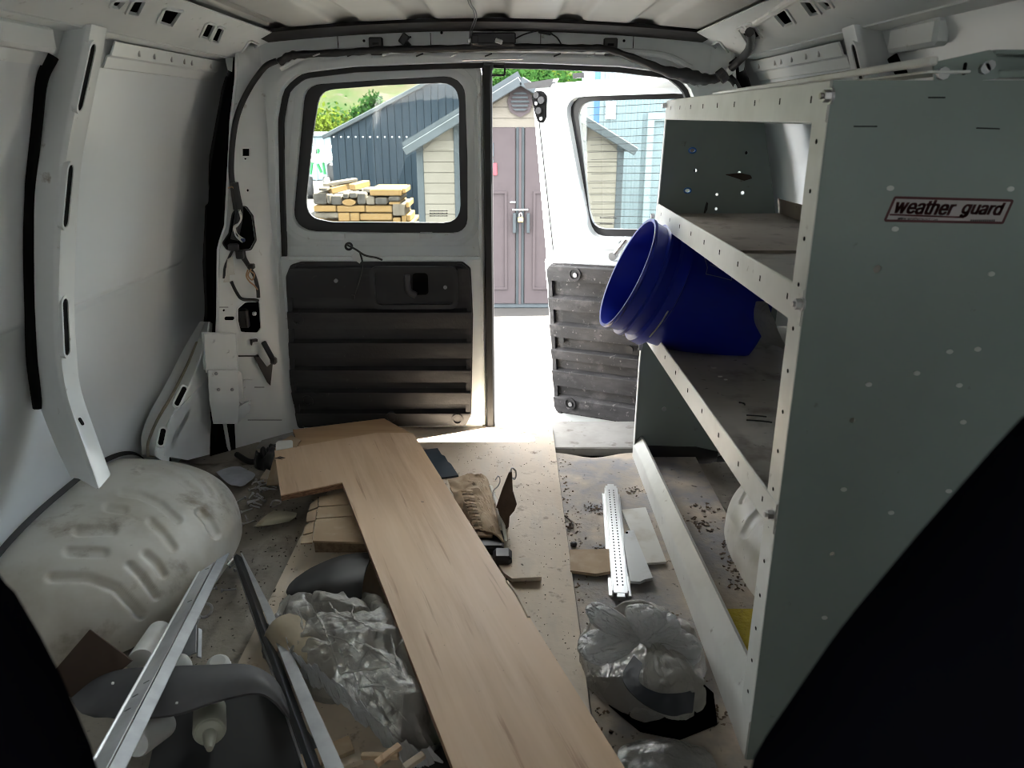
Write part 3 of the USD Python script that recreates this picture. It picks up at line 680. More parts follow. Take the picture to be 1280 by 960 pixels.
def build_door(name, label, M, mp, seal_px, glass_px, frame_poly, panel_poly, bands, panel_mat, n_lo):
    """mp: pixels -> (u, v) on the door's inner face. M: frame (u, v, inward)"""
    D = thing(name, label, None, tuple(M[:3, 3]), kind='structure')
    sealp, glass = smoothpoly(seal_px, 0.05), smoothpoly(glass_px, 0.04)
    slab = frame_poly.difference(sealp.buffer(-0.004))
    obj('door_shell', plate(slab, -0.05, 0.0, M), WHITE, D)
    obj('window_surround', bevel_ring(sealp.buffer(-0.002), -0.030, sealp.buffer(0.034, quad_segs=8), 0.004, M), WHITE, D, smooth=50)
    obj('window_band', plate(sealp.difference(glass), -0.040, -0.028, M), SEALG, D)
    pn = obj('window_pane', plate(glass.buffer(0.006), -0.036, -0.033, M), GLASS, D)
    # lower box of the door stands proud of the window part: sloped ledge, then the trim panel
    u0, v0, u1, v1 = panel_poly.bounds
    fb = frame_poly.bounds
    top = sealp.bounds[1] - 0.036
    prof = Polygon([(top, 0.0), (top - 0.03, 0.006), (v1 + 0.012, n_lo * 0.8), (v1 + 0.004, n_lo), (fb[1], n_lo), (fb[1], -0.02), (top, -0.02)])
    lower = place(trimesh.creation.extrude_polygon(prof, 1.2, engine='earcut'), frame((-0.2, 0, 0), (0, 1, 0), (0, 0, 1)))
    rim_ = frame_poly.buffer(-0.02)
    low = mf(lower) ^ mf(plate(rim_, -0.03, 0.2, np.eye(4)))
    obj('door_lower_box', place(as_mesh(low), M), WHITE, D, smooth=35)
    base = plate(panel_poly, n_lo - 0.004, n_lo + 0.010, np.eye(4))
    pr = panel_poly.buffer(-0.003)
    P = obj('trim_panel', place(base, M), panel_mat, D)
    uf = u1 if n_lo and abs(M[0, 0]) < .95 else u1
    edge_ = pr.difference(affinity.translate(pr, -0.016, 0)).union(pr.difference(affinity.translate(pr, 0.016, 0))).buffer(-.0005)
    obj('panel_border', place(plate(edge_, n_lo + .006, n_lo + .024, np.eye(4)), M), panel_mat, P)
    for v_lo, v_hi, ledge in bands:
        pf = Polygon([(v_lo, n_lo + 0.008), (v_lo + 0.002, n_lo + 0.026), (v_hi - 0.003, n_lo + 0.030), (v_hi, n_lo + 0.029), (v_hi + ledge, n_lo + 0.008)])
        bm = place(trimesh.creation.extrude_polygon(pf, 1.2, engine='earcut'), frame((-0.2, 0, 0), (0, 1, 0), (0, 0, 1)))
        k = mf(bm) ^ mf(plate(pr, 0, 0.2, np.eye(4)))
        obj('panel_rib', place(as_mesh(k), M), panel_mat, P, smooth=25)
    return D, sealp, glass, P

# ---- right door, swung open about its right-hand hinge
TH = math.radians(31)
U2 = V3(-math.cos(TH), math.sin(TH), 0); V2 = unit((-0.070, -0.028, 1.0)); U2 = unit(U2 - V2 * (U2 @ V2))
N2 = -np.cross(U2, V2); O2 = V3(0.79, 2.47, -0.02)
M2 = frame(O2, U2, V2, N2)
def mp2(pts):
    out = []
    for x, y in pts:
        q = onP(x, y, O2, N2) - O2; out.append((q @ U2, q @ V2))
    return out
seal2 = mp2([(705, 134), (709, 124), (722, 119), (780, 117), (840, 115), (880, 117), (897, 125), (905, 150), (900, 280), (890, 296), (800, 300), (745, 299), (734, 290), (730, 270)])
glass2 = mp2([(718, 140), (722, 130), (735, 127), (790, 125), (860, 124), (885, 132), (890, 150), (885, 275), (875, 288), (800, 289), (748, 288), (737, 283), (732, 265)])
fe = mp2([(667, 106), (680, 330), (690, 516)]); ut = max(fe[0][0], fe[2][0])
vt = mp2([(668, 106)])[0][1]
pl2 = mp2([(683, 340), (691, 329)]); pb2 = mp2([(690, 500), (697, 516)])
ul = pl2[0][0]; vp1 = pl2[1][1]; vp0 = pb2[1][1]
N_LO = 0.05
def mp2o(pts):
    out = []
    for x, y in pts:
        q = onP(x, y, O2 + N2 * (N_LO + 0.02), N2) - O2; out.append((q @ U2, q @ V2))
    return out
pl2 = mp2o([(684, 340), (694, 330)]); pb2 = mp2o([(690, 500), (699, 517)])
ul, vp1, vp0 = pl2[0][0], pl2[1][1], pb2[1][1]
frame2 = smoothpoly([(0.0, vp0 - 0.06), (ul + 0.010, vp0 - 0.06), (ul + 0.022, vp0 + 0.1), (fe[0][0] + 0.006, vt - 0.05), (fe[0][0] - 0.01, vt), (0.05, vt), (0.0, vt - 0.1)], 0.02)
panel2 = smoothpoly([(0.03, vp0), (ul - 0.012, vp0), (ul, vp0 + 0.03), (ul, vp1 - 0.02), (ul - 0.015, vp1), (0.03, vp1)], 0.012)
vrow = lambda r, x=692: mp2o([(x, r)])[0][1]
BANDS = [(vrow(351), vrow(332), 0.002), (vrow(387), vrow(372), 0.012), (vrow(421), vrow(405), 0.010), (vrow(448), vrow(436), 0.008), (vrow(481), vrow(462), 0.009), (vrow(513), vrow(495), 0.012)]
D2, s2, g2, P2 = build_door('door_2', 'open right rear door, white with dusty grey ribbed lower panel and heated window', M2, mp2, seal2, glass2, frame2, panel2, BANDS, PANEL_G, N_LO)
for x, y in ((720, 342), (714, 503)):
    c = mp2o([(x, y)])[0]
    obj('screw_well', place(plate(Point(c).buffer(0.024).difference(Point(c).buffer(0.017)), N_LO + 0.028, N_LO + 0.034, np.eye(4)), M2), PANEL_G, P2)
    obj('screw_well', place(plate(Point(c).buffer(0.017), N_LO + 0.028, N_LO + 0.0305, np.eye(4)), M2), BLACK, P2)
    obj('screw', place(plate(Point(c[0] - 0.003, c[1] - 0.002).buffer(0.008), N_LO + 0.030, N_LO + 0.036, np.eye(4)), M2), STEEL, P2)
c = mp2o([(702, 422)])[0]
obj('clip_hook', place(plate(stadium((c[0], c[1] - 0.012), (c[0], c[1] + 0.008), 0.010), N_LO + 0.008, N_LO + 0.024, np.eye(4)), M2), BLACK, P2)
c = mp2o([(788, 436)])[0]
obj('screw_well', place(plate(Point(c).buffer(0.014), N_LO + 0.024, N_LO + 0.032, np.eye(4)), M2), BLACK, P2)
# heater wires across the pane
a_, b_, c_, d_ = g2.bounds
for k in range(17):
    v = b_ + 0.02 + k * (d_ - b_ - 0.04) / 16
    obj('heater_wire', place(plate(sbox(a_ + 0.02, v - 0.0008, c_ - 0.03 - 0.008 * (k % 2), v + 0.0008).intersection(g2), -0.0328, -0.0322, np.eye(4)), M2), BLACK, D2)
# latch recess near the top of the free edge
lat = smoothpoly(mp2([(665, 121), (670, 114), (679, 114), (684, 120), (683, 147), (679, 154), (673, 152), (669, 140)]), 0.01)
L2 = obj('latch_recess', place(plate(lat, 0.0, 0.004, np.eye(4)), M2), CAVITY, D2)
for (x, y, r, mt) in ((672, 119, .010, BLACK), (678, 125, .012, BLACK), (672, 129, .006, STEEL), (675, 138, .011, BLACK), (678, 148, .006, STEEL)):
    c = mp2([(x, y)])[0]; obj('latch_piece', place(plate(Point(c).buffer(r, quad_segs=4), 0.004, 0.012, np.eye(4)), M2), mt, L2)
# free-edge return flange, dark top strip
obj('edge_seam', place(plate(LineString([(fe[0][0] - 0.012, vt - 0.09), (ul + 0.008, vp1 + 0.02)]).buffer(0.0015), 0.0, 0.002, np.eye(4)), M2), BLACK, D2)
tp = mp2([(662, 103), (700, 97), (693, 108), (666, 112)])
obj('top_striker', place(plate(Polygon(mp2([(656, 104), (694, 98), (688, 109), (659, 111)])), -0.03, 0.008, np.eye(4)), M2), BLACK, D2)
for x in (728,):
    c = mp2([(x, 95)])[0]; obj('top_buffer', place(plate(sbox(c[0] - .02, c[1] - .006, c[0] + .02, c[1] + .010), 0, 0.03, np.eye(4)), M2), BLACK, D2)
c = mp2([(769, 304)])[0]
obj('window_clip', place(plate(sbox(c[0] - .02, c[1] - .008, c[0] + .02, c[1] + .010), 0, 0.016, np.eye(4)), M2), ALUW, D2)
a0 = mp2([(771, 318), (788, 296)])
q = [M2[:3, :3] @ V3(p[0], p[1], 0.03) + M2[:3, 3] for p in a0]
obj('stay_arm', [tube([q[0], q[1]], 0.010, 10), cyl(q[0] - N2 * .012, q[0] + N2 * .012, 0.014, 14)], STEEL, D2)
for k, w in enumerate((0.05, 0.04)):
    c = mp2([(745, 274 + 7 * k)])[0]
    m = unary_union([sbox(c[0] - .008 * i - .0062, c[1] - .0022, c[0] - .008 * i, c[1] + .0022 - .0012 * (i % 2)) for i in range(8 - 2 * k)])
    obj('glass_print', place(plate(m, -0.0328, -0.0323, np.eye(4)), M2), BLACK, D2)

# ---- left door, closed
M1 = frame((-0.705, 2.49, 0), (1, 0, 0), (0, 0, 1))
def mp1(pts, Y=2.49): return [(onY(x, y, Y)[0] + 0.705, onY(x, y, Y)[2]) for x, y in pts]
seal1 = mp1([(376, 122), (381, 107), (395, 103), (480, 97), (558, 93), (574, 97), (583, 112), (586, 200), (586, 284), (577, 294), (480, 294), (388, 292), (370, 286), (363, 270), (370, 190)])
glass1 = mp1([(395, 125), (401, 114), (415, 111), (480, 106), (553, 103), (567, 107), (573, 120), (573, 180), (575, 262), (571, 275), (558, 280), (412, 279), (388, 274), (380, 262), (380, 248), (388, 170)])
fr1 = smoothpoly([(0.005, -0.07), (0.700, -0.07), (0.703, 1.10), (0.68, 1.185), (0.30, 1.18), (0.14, 1.165), (0.075, 1.12), (0.03, 0.8)], 0.03)
mp1b = lambda pts: mp1(pts, 2.49 - N_LO - 0.02)
pn1 = smoothpoly(mp1b([(357, 345), (362, 332), (375, 328), (578, 328), (588, 336), (591, 395), (589, 520), (582, 533), (372, 536), (362, 480), (359, 400)]), 0.012)
v_of = lambda r: mp1b([(400, r)])[0][1]
B1 = [(v_of(372) , v_of(335), 0.004), (v_of(411), v_of(390), 0.010), (v_of(448), v_of(428), 0.010), (v_of(478), v_of(462), 0.010), (v_of(505), v_of(490), 0.010), (v_of(532), v_of(516), 0.010)]
D1, s1, g1, P1 = build_door('door_1', 'closed left rear door, white with black ribbed lower panel and clear window', M1, mp1, seal1, glass1, fr1, pn1, B1, PANEL_B, N_LO)
obj('edge_seal', [sbx(0.694 - .705 + 0.0, 0.722 - .705, 2.44, 2.50, -0.02, 1.165, 0.005)], RUBBER, D1)
obj('edge_return', sbx(0.676 - .705, 0.690 - .705, 2.452, 2.47, 0.0, 1.15, 0.004), WHITE, D1)
for x in (424, 532):
    c = mp1([(x, 295)])[0]
    obj('window_clip', place(plate(sbox(c[0] - .019, c[1] - .007, c[0] + .019, c[1] + .009), -0.03, 0.012, np.eye(4)), M1), ALUW, D1)
bz = mp1b([(463, 332), (572, 332), (572, 384), (463, 384)])
bx0, bx1, bz1, bz0 = bz[0][0], bz[1][0], bz[0][1], bz[2][1]
bo_ = rrect(bx0, bz0, bx1, bz1, 0.022); bi_ = rrect(bx0 + .014, bz0 + .014, bx1 - .014, bz1 - .014, 0.014)
for k in range(3):
    c = mp1([(536, 265 + 3.2 * k)])[0]
    m = unary_union([sbox(c[0] + .0065 * i, c[1] - .0018, c[0] + .0065 * i + .005, c[1] + .0018 - .001 * (i % 2)) for i in range(9)])
    obj('glass_print', place(plate(m, -0.0328, -0.0323, np.eye(4)), M1), BLACK, D1)
HB = obj('handle_bezel', place(plate(bo_.difference(bi_), N_LO + 0.02, N_LO + 0.046, np.eye(4)), M1), mat('bezel_dark', (0.026, 0.026, 0.028), rough=0.35), D1)
obj('bezel_dish', place(plate(bi_.buffer(0.002), N_LO + 0.02, N_LO + 0.032, np.eye(4)), M1), BLACK, HB)
c = mp1b([(518, 352)])[0]
obj('handle_pocket', place(plate(rrect(c[0] - .004, c[1] - .04, c[0] + .045, c[1] + .03, .012), N_LO + .032, N_LO + .034, np.eye(4)), M1), CAVITY, HB)
lev = [mp1b([p])[0] for p in ((510, 341), (512, 360), (522, 367))]
obj('door_handle', tube(curve([M1[:3, :3] @ V3(p[0], p[1], N_LO + .052) + M1[:3, 3] for p in lev], 16), [0.011] * 15 + [0.009, 0.009] if False else 0.0105, 10), mat('handle_grey', (0.045, 0.045, 0.047), rough=0.4), HB, smooth=50)
for x, y in ((557, 358), (421, 350), (492, 383)):
    c = mp1b([(x, y)])[0]; obj('screw', place(plate(Point(c).buffer(0.006), N_LO + .028, N_LO + .036, np.eye(4)), M1), GALV, P1)
for x, y in ((373, 398), (490, 521), (572, 523), (385, 500)):
    c = mp1b([(x, y)])[0]
    obj('screw_well', place(plate(Point(c).buffer(0.020).difference(Point(c).buffer(0.013)), N_LO + .010, N_LO + .034, np.eye(4)), M1), PANEL_B, P1)
w1 = lambda pts, n: [onY(x, y, 2.49 - n) for x, y in pts]
cab = thing('latch_cable', 'thin black latch cable with a metal ring hanging under the left door window', 'cable', onY(440, 308, 2.42))
obj('ring', tube([onY(436 + 4 * math.cos(t), 308 + 4 * math.sin(t), 2.43) for t in np.linspace(0, 2 * np.pi, 17)[:-1]], 0.004, 6, closed=True), BLACK, cab)
obj('cable', tube(curve(w1([(434, 306), (445, 312), (456, 319), (470, 322), (478, 325)], 0.075), 24), 0.0032, 6), BLACK, cab)
obj('cable', tube(curve(w1([(450, 316), (453, 330), (449, 350), (442, 371)], 0.098), 24), 0.0028, 6), BLACK, cab)
obj('white_tab', bar(onY(441, 318, 2.41), onY(452, 326, 2.41), 0.022, 0.004, (0, -1, 0.3), 0.001), PLAST, cab)
obj('cable_end', rbox(onY(441, 372, 2.385), (0.012, 0.01, 0.016), 0.003), BLACK, cab)
# ================================================================== SHELVING UNIT ON THE RIGHT
SX, SY0, SY1 = 0.463, 1.006, 2.22
def far_x(z): return np.interp(z, [0, 0.06, 0.35, 0.77, 1.06], [0.46, 0.46, 0.463, 0.489, 0.498])
S = thing('van_shelving', 'tall grey steel van shelving unit with pale lips along the right side', 'shelving unit', (0.65, 1.6, 0))
MN = frame((0, SY0, 0), (1, 0, 0), (0, 0, 1))
def np_(pts): return [tuple(onY(x, y, SY0)[[0, 2]]) for x, y in pts]
near = Polygon([(SX, 0.0), (SX, 1.062), (0.80, 1.062), (0.86, 0.9), (0.925, 0.6), (0.945, 0.3), (0.945, 0.0)])
hol = [(1096, 336, .0055), (1065, 525, .004), (1040, 692, .004), (1020, 845, .004)]
near = near.difference(unary_union([Point(np_([(x, y)])[0]).buffer(r) for x, y, r in hol]))
E1 = obj('end_panel', plate(near, -0.0015, 0.0015, MN), SHELFP, S)
for x, y in ((1186, 439), (1221, 436), (1145, 466), (1054, 611), (1185, 613), (1113, 640), (1203, 527), (1030, 771), (1112, 235), (1262, 236), (1118, 286), (1085, 480), (1198, 481), (1238, 342)):
    c = np_([(x, y)])[0]
    obj('rivet', plate(affinity.scale(Point(c).buffer(0.0036, quad_segs=4), 1.25, 0.9), 0.0014, 0.003, MN), SHELFL, E1)
for a, b in (((1067, 158), (1095, 158)), ((1220, 160), (1248, 161)), ((1160, 122), (1180, 122))):
    a, b = np_([a, b]); obj('tab_slot', plate(LineString([a, b]).buffer(0.0008), 0.0012, 0.0020, MN), CAVITY, E1)
# flange of the end panel along the aisle, with its punched holes
obj('panel_flange', sbx(SX - 0.001, SX + 0.002, SY0, SY0 + 0.05, 0.0, 1.062, 0.001), SHELFL, S)
for z in np.arange(0.06, 1.0, 0.062):
    obj('punched_hole', cyl((SX - 0.0016, SY0 + 0.026, z), (SX, SY0 + 0.026, z), 0.0032, 8), CAVITY, S)
# far end panel
MFAR = frame((0, SY1, 0), (1, 0, 0), (0, 0, 1))
farp = Polygon([(0.46, 0.0), (0.724, 0.0), (0.80, 0.10), (0.86, 0.28), (0.862, 0.6), (0.821, 0.776), (0.765, 1.012), (0.752, 1.06), (0.498, 1.061), (0.489, 0.771), (0.463, 0.35)])
fpx = lambda pts: [tuple(onY(x, y, SY1)[[0, 2]]) for x, y in pts]
hw = [(933, 191, .0045), (869, 213, .0045), (924, 216, .0045), (896, 243, .004), (928, 241, .005), (895, 261, .004), (820, 508, .005)]
farp = farp.difference(unary_union([Point(fpx([(x, y)])[0]).buffer(r) for x, y, r in hw if x != 820] + [stadium(*fpx([(863, 188), (867, 188)]), .005), stadium(*fpx([(857, 238), (861, 238)]), .005)]))
E2 = obj('end_panel', plate(farp, -0.0015, 0.0015, MFAR), SHELFP, S)
for x, y in ((865, 188), (859, 238)):
    c = fpx([(x, y)])[0]
    obj('blue_grommet', plate(affinity.scale(Point(c).buffer(0.0105, quad_segs=6), 1.1, .85).difference(affinity.scale(Point(c).buffer(0.005), 1.4, .9)), 0.001, 0.006, MFAR), mat('grommet_blue', (0.02, 0.13, 0.42), rough=0.4) if x == 865 else '/World/Looks/grommet_blue', E2, label='blue plastic grommet')
c = fpx([(830, 511)])[0]; obj('rivet', plate(Point(c).buffer(0.007), 0.001, 0.004, MFAR), GALV, E2)
obj('scuff_mark', plate(smoothpoly(fpx([(883, 252), (885, 254), (884, 262), (881, 267), (886, 268), (884, 270), (879, 268), (881, 258)]), 0.0004), 0.0012, 0.0022, MFAR), BLACK, E2)
obj('scuff_mark', plate(smoothpoly(fpx([(905, 218), (925, 216), (938, 219), (940, 223), (930, 226), (915, 221)]), 0.001), 0.0012, 0.0018, MFAR), BROWN, E2)
obj('front_edge', sheet(np.array([[(far_x(z) - 0.002, SY1 - 0.012, z), (far_x(z) - 0.002, SY1 + 0.006, z)] for z in np.linspace(0, 1.061, 14)]), 0.003), SHELFL, S)
obj('rubber_strip', plate(Polygon(fpx([(797, 556), (870, 558), (897, 564), (894, 581), (797, 577)])), 0.002, 0.008, MFAR), RUBBER, S)
# lips along the shelves
def lip(z0, z1, name='shelf_lip', lean=0.0, nd=9, zoff=0.0):
    a = [(SX, SY0 + 0.002, z0), (SX + lean, SY0 + 0.002, z1)]; b = [(far_x(z0), SY1, z0 - zoff), (far_x(z1) + lean, SY1, z1 - zoff)]
    L = obj(name, [sheet(np.array([a, b]), 0.0025), tube([a[1], b[1]], 0.0022, 6), tube([a[0], b[0]], 0.0016, 6)], SHELFL, S)
    for k in range(nd):
        t = (k + 0.45) / nd
        q = [(np.array(a[i]) * (1 - t) + np.array(b[i]) * t) for i in (0, 1)]; c = q[0] * 0.42 + q[1] * 0.58
        obj('punched_hole', rbox(c + V3(-0.0016, 0, 0), (0.002, 0.006, 0.0095), 0.0009), CAVITY, L)
    return L
LA = lip(1.014, 1.061); LB = lip(0.752, 0.801, zoff=0.015); LC = lip(0.432, 0.480, zoff=0.03)
for px, py in ((1040, 120), (1004, 380), (968, 643)):
    c = onX(px, py, SX)
    obj('hex_bolt', [cyl(c - V3(0.011, 0, 0), c, 0.0075, 6), cyl(c - V3(0.003, 0, 0), c, 0.010, 14), cyl(c - V3(0.015, 0, 0), c, 0.004, 8)], STEEL, S)
for px, py in ((833, 132), (818, 270)):
    c = onY(px, py, SY1 - 0.01); obj('hex_bolt', [cyl(c - V3(0.010, 0, 0), c, 0.007, 6)], STEEL, S)
a = [(SX, SY0, 0), (SX, SY0, 0.08), (SX + 0.004, SY0, 0.088), (SX + 0.026, SY0, 0.124), (SX + 0.03, SY0, 0.118)]
b = [(0.46, SY1, 0), (0.46, SY1, 0.045), (0.463, SY1, 0.05), (0.482, SY1, 0.072), (0.486, SY1, 0.068)]
obj('bottom_lip', sheet(np.array([a, b]), 0.003), SHELFL, S)
# trays
z1 = 0.757
ty = onZ(940, 313, z1 + 0.004)[1]
tray = lambda y0, xb, dx, xf: Polygon([(SX + dx + (xf - SX) * (y0 - SY0) / (SY1 - SY0), y0), (xb, y0), (xb, SY1 - .003), (xf + dx, SY1 - .003)])
MZ_ = frame((0, 0, 0), (1, 0, 0), (0, 1, 0))
obj('shelf_tray', plate(tray(SY0 + .003, .90, .004, far_x(.77)), z1 - 0.005, z1 - 0.002, MZ_), TRAYG, S)
T1 = obj('tray_liner', plate(tray(ty, .845, .005, far_x(.77)), z1 - 0.002, z1 + 0.004, MZ_), SHELFT, S, label='dusty tan board lining the upper shelf')
bl = obj('back_lip', sheet(np.array([[(0.845, SY0 + .03, z1), (0.850, SY0 + .03, z1 + 0.05)], [(0.838, SY1, z1), (0.830, SY1, z1 + 0.045)]]), 0.003), SHELFT, S)
obj('shelf_tray', plate(tray(SY0 + .003, .925, .004, far_x(.43)), 0.427, 0.430, MZ_), TRAYG, S)
obj('top_tray_edge', sbx(0.70, 0.78, SY0 + 0.02, SY1, 1.005, 1.008, 0.0006), SHELFP, S)
# rails and bracket on top of the unit
zt = 1.083
f0, f1 = onZ(1168, 76, zt), onZ(885, 119, zt)
obj('top_rail', [bar(f0, f1, 0.010, 0.010), bar(f0 + V3(.02, 0, -.012), f1 + V3(.02, 0, -.012), 0.05, 0.003)], SHELFL, S)
r0, r1 = onZ(1170, 98, 1.070), onZ(1112, 105, 1.070)
obj('tie_rod', cyl(r1, r0, 0.004, 8), STEEL, S)
Bk = obj('top_bracket', plate(smoothpoly(np_([(1166, 78), (1238, 62), (1245, 70), (1249, 98), (1168, 107)]), 0.004), -0.002, 0.001, MN), SHELFP, S)
for x, y, r in ((1176, 92, .0075), (1228, 86, .0065), (1234, 82, .006)):
    c = np_([(x, y)])[0]; obj('bolt', [plate(Point(c).buffer(r, quad_segs=2), 0.001, 0.008, MN)], STEEL, Bk)
c = np_([(1205, 86)])[0]; obj('slot', plate(stadium((c[0], c[1] - .005), (c[0], c[1] + .005), .0022), 0.001, 0.0016, MN), CAVITY, Bk)
obj('top_channel', [sbx(onY(1244, 65, SY0)[0], 0.80, SY0 - .001, SY0 + .03, onY(1244, 68, SY0)[2], onY(1244, 62, SY0)[2], .001), sbx(onY(1248, 90, SY0)[0], 0.80, SY0 - .001, SY0 + .03, onY(1244, 97, SY0)[2], onY(1244, 88, SY0)[2], .001), sbx(onY(1248, 90, SY0)[0], 0.80, SY0 + .028, SY0 + .032, onY(1244, 97, SY0)[2], onY(1244, 62, SY0)[2], .001)], SHELFP, S)
# maker's sticker
st = np_([(1103, 277), (1117, 245), (1267, 249), (1253, 280)])
sp = Polygon(st); so = smoothpoly(st, 0.003)
LBp = obj('maker_label', plate(so, 0.0014, 0.0018, MN), LABEL, E1, label='slanted grey sticker with dark red lettering')
obj('label_border', plate(so.difference(so.buffer(-0.0032)), 0.0018, 0.0021, MN), RED, E1)
def text_on(s, px0, px1, hpx, matl, bold, shear=0.25, sx=1.0):
    a, b = [np.array(q) for q in np_([px0, px1])]
    h = hpx * np.linalg.norm(np.array(np_([(px0[0] + 1, px0[1])])[0]) - a)
    m = meshkit.text_mesh(s, h, 0.0004, bold); v = m.vertices.copy(); w = v[:, 0].max() - v[:, 0].min()
    v[:, 0] = (v[:, 0] - v[:, 0].min()) * np.linalg.norm(b - a) / w + v[:, 1] * shear
    d = unit(np.append(b - a, 0))[:2]; n = np.array([-d[1], d[0]])
    uv = a + v[:, :1] * d + v[:, 1:2] * n
    v = np.column_stack([uv, v[:, 2] + 0.0018])
    return place(tm(v, m.faces), MN)
for dx in (0, .55, 1.1):
    obj('label_text', text_on('weather', (1114 + dx, 265.5), (1188 + dx, 268.5), 17, RED, True), RED, E1)
    obj('label_text', text_on('guard', (1199 + dx, 266.5), (1248 + dx, 268.5), 15, RED, True), RED, E1)
a, b, c, d = np_([(1112, 268), (1203, 271.5), (1205, 268), (1206, 265)])
obj('label_rule', plate(LineString([a, b, c]).buffer(0.0011), 0.0018, 0.0022, MN), RED, E1)
obj('label_text', text_on('www.weatherguard.com', (1121, 274.5), (1171, 276), 3.6, BLK, False, 0.1), BLK, E1)
a, b = [np.array(q) for q in np_([(1212, 275.5), (1243, 276.5)])]
obj('label_print', plate(unary_union([sbox(a[0] + (b[0] - a[0]) * i / 12, a[1] - .0014, a[0] + (b[0] - a[0]) * (i + .7) / 12, a[1] + .0014) for i in range(12)]), .0018, .0021, MN), BLK, E1)

# ---- blue bucket leaning out of the middle shelf
out = unit(-0.915 * RGT + 0.385 * UPV - 0.16 * FWD); rc = onY(783, 341, 2.03)
BK = thing('bucket', 'dark blue plastic bucket lying on its side, sticking out of the middle shelf', 'bucket', tuple(rc))
r0, r1, hh = 0.150, 0.131, 0.365
prof = [(r0 - .003, 0), (r0 + .004, 0.001), (r0 + .006, -.006), (r0 + .001, -.011), (r0 - .001, -.040), (r0 + .008, -.043), (r0 + .009, -.050), (r0 - .002, -.053), (r0 - .004, -.078), (r0 + .010, -.082), (r0 + .012, -.108), (r0 - .003, -.114), (r1 + .002, -hh + .012), (r1 - .004, -hh), (0.0, -hh), (0, -hh + .004), (r1 - .006, -hh + .004), (r0 - .006, -.05)]
obj('body', lathe([(max(r, 1e-5), h) for r, h in prof], rc, out, 72), BLUE, BK, smooth=35)
ex = unit(np.cross(out, FWD)); ey = np.cross(out, ex)
def bucket_pt(px, py, grow=0.001):
    best = None
    for h in np.linspace(-0.36, -0.1, 90):
        r = r0 - .003 + (r1 + .002 - r0 + .003) * (-(h + .114)) / (hh - .126) if h < -.114 else r0 + .012
        for t in np.linspace(0, 2 * np.pi, 180, endpoint=False):
            n = math.cos(t) * ex + math.sin(t) * ey
            if n @ FWD > 0: continue
            p = rc + out * h + n * (r + grow); q = p - CAM; z = q @ FWD
            e = (640 + F * (q @ RGT) / z - px) ** 2 + (480 - F * (q @ UPV) / z - py) ** 2
            if best is None or e < best[0]: best = (e, p)
    return best[1]
lb = [bucket_pt(x, y) for x, y in [(881, 322), (884, 334), (883, 342), (898, 347), (914, 351), (915, 343), (900, 336), (888, 330)]]
obj('printed_outline', tube(lb, 0.0011, 5), mat('grey_print', (0.25, 0.27, 0.36), rough=0.5), BK)
hb = [bucket_pt(812, 374, .004), bucket_pt(811, 390, .006), bucket_pt(808, 405, .006), bucket_pt(806, 414, .006)]
obj('wire_handle', tube(hb, 0.0022, 6), STEEL, BK)
# small things on the shelves
tg = thing('cable_tie_tag', 'white plastic tag hanging at the bucket rim on the far panel edge', 'tag', onY(803, 425, 2.18))
obj('tag_strip', bar(onY(805, 410, 2.18), onY(800, 438, 2.18), 0.012, 0.003, (0, -1, 0), 0.001), PLAST, tg)
obj('tag_head', rbox(onY(804, 412, 2.17), (0.016, 0.010, 0.014), 0.003), PLAST, tg)
cap = thing('pipe_clip', 'small tan plastic clip under the bucket rim', 'clip', onY(781, 409, 2.0))
obj('clip_body', [rbox(onY(781, 410, 1.99), (0.018, 0.02, 0.014), 0.003), bar(onY(783, 411, 1.99), onY(795, 416, 2.02), 0.010, 0.006)], mat('clip_tan', (0.5, 0.38, 0.3), rough=0.5), cap)
for k, (a, b) in enumerate((((924, 503), (931, 506)), ((933, 519), (958, 521)), ((933, 525), (965, 528)))):
    p, q = onZ(*a, 0.434), onZ(*b, 0.434)
    obj('twig', tube(curve([p, (p + q) / 2 + V3(0.004, -0.002, 0.001), q], 10), [0.0016] * 11 if False else 0.0016, 5), BLACK, None, label=('short thin dark stick lying on the middle shelf', 'straight thin dark stick on the middle shelf, the farther of two alike', 'longest thin dark stick on the middle shelf, nearest to the end panel')[k], cat='stick')
sh = np.array([[(932, 384), (945, 378), (958, 376)], [(938, 405), (952, 400), (966, 400)], [(950, 428), (963, 424), (976, 420)], [(958, 436), (968, 432), (985, 440)]])
obj('plastic_sheet', patch(sh, [[.55, .57, .58], [.51, .54, .55], [.46, .48, .50], [.436, .44, .437]], 0.002, 8, 0.01, 20), BAGM, None, smooth=40, label='crumpled grey plastic sheet behind the bucket on the middle shelf', cat='plastic sheet')
for k, (x, y) in enumerate(((892, 460), (900, 471), (907, 475))):
    c = onZ(x, y, 0.432); obj('paper_scrap', rbox(c + V3(0, 0, .001), (0.012 - .002 * k, 0.006, 0.002), .0008), PAPER, None, label=f"tiny white scrap on the middle shelf, {('farthest', 'middle', 'nearest')[k]} of three in front of the bucket", cat='scrap')
yb = [onZ(x, y, 0.055) for x, y in [(900, 761), (960, 763), (960, 812), (925, 812)]]
obj('foam_block', plate(smoothpoly([(yb[0][0], yb[0][1]), (yb[0][0] + .20, yb[0][1]), (yb[0][0] + .20, yb[3][1]), (yb[3][0] - .018, yb[3][1])], .006), 0.007, 0.055, frame((0, 0, 0), (1, 0, 0), (0, 1, 0))), YEL, None, label='yellow foam block on the floor inside the shelving', cat='foam block')
# ================================================================== ON THE FLOOR
MZ = frame((0, 0, 0), (1, 0, 0), (0, 1, 0))
def flat(px, z, t, r=0.0, at=None):
    """outline measured on the plane z (top), made t thick"""
    p = [tuple(onZ(x, y, z)[:2]) for x, y in px]
    g = smoothpoly(p, r) if r else Polygon(p)
    return plate(g, z - t, z, MZ)
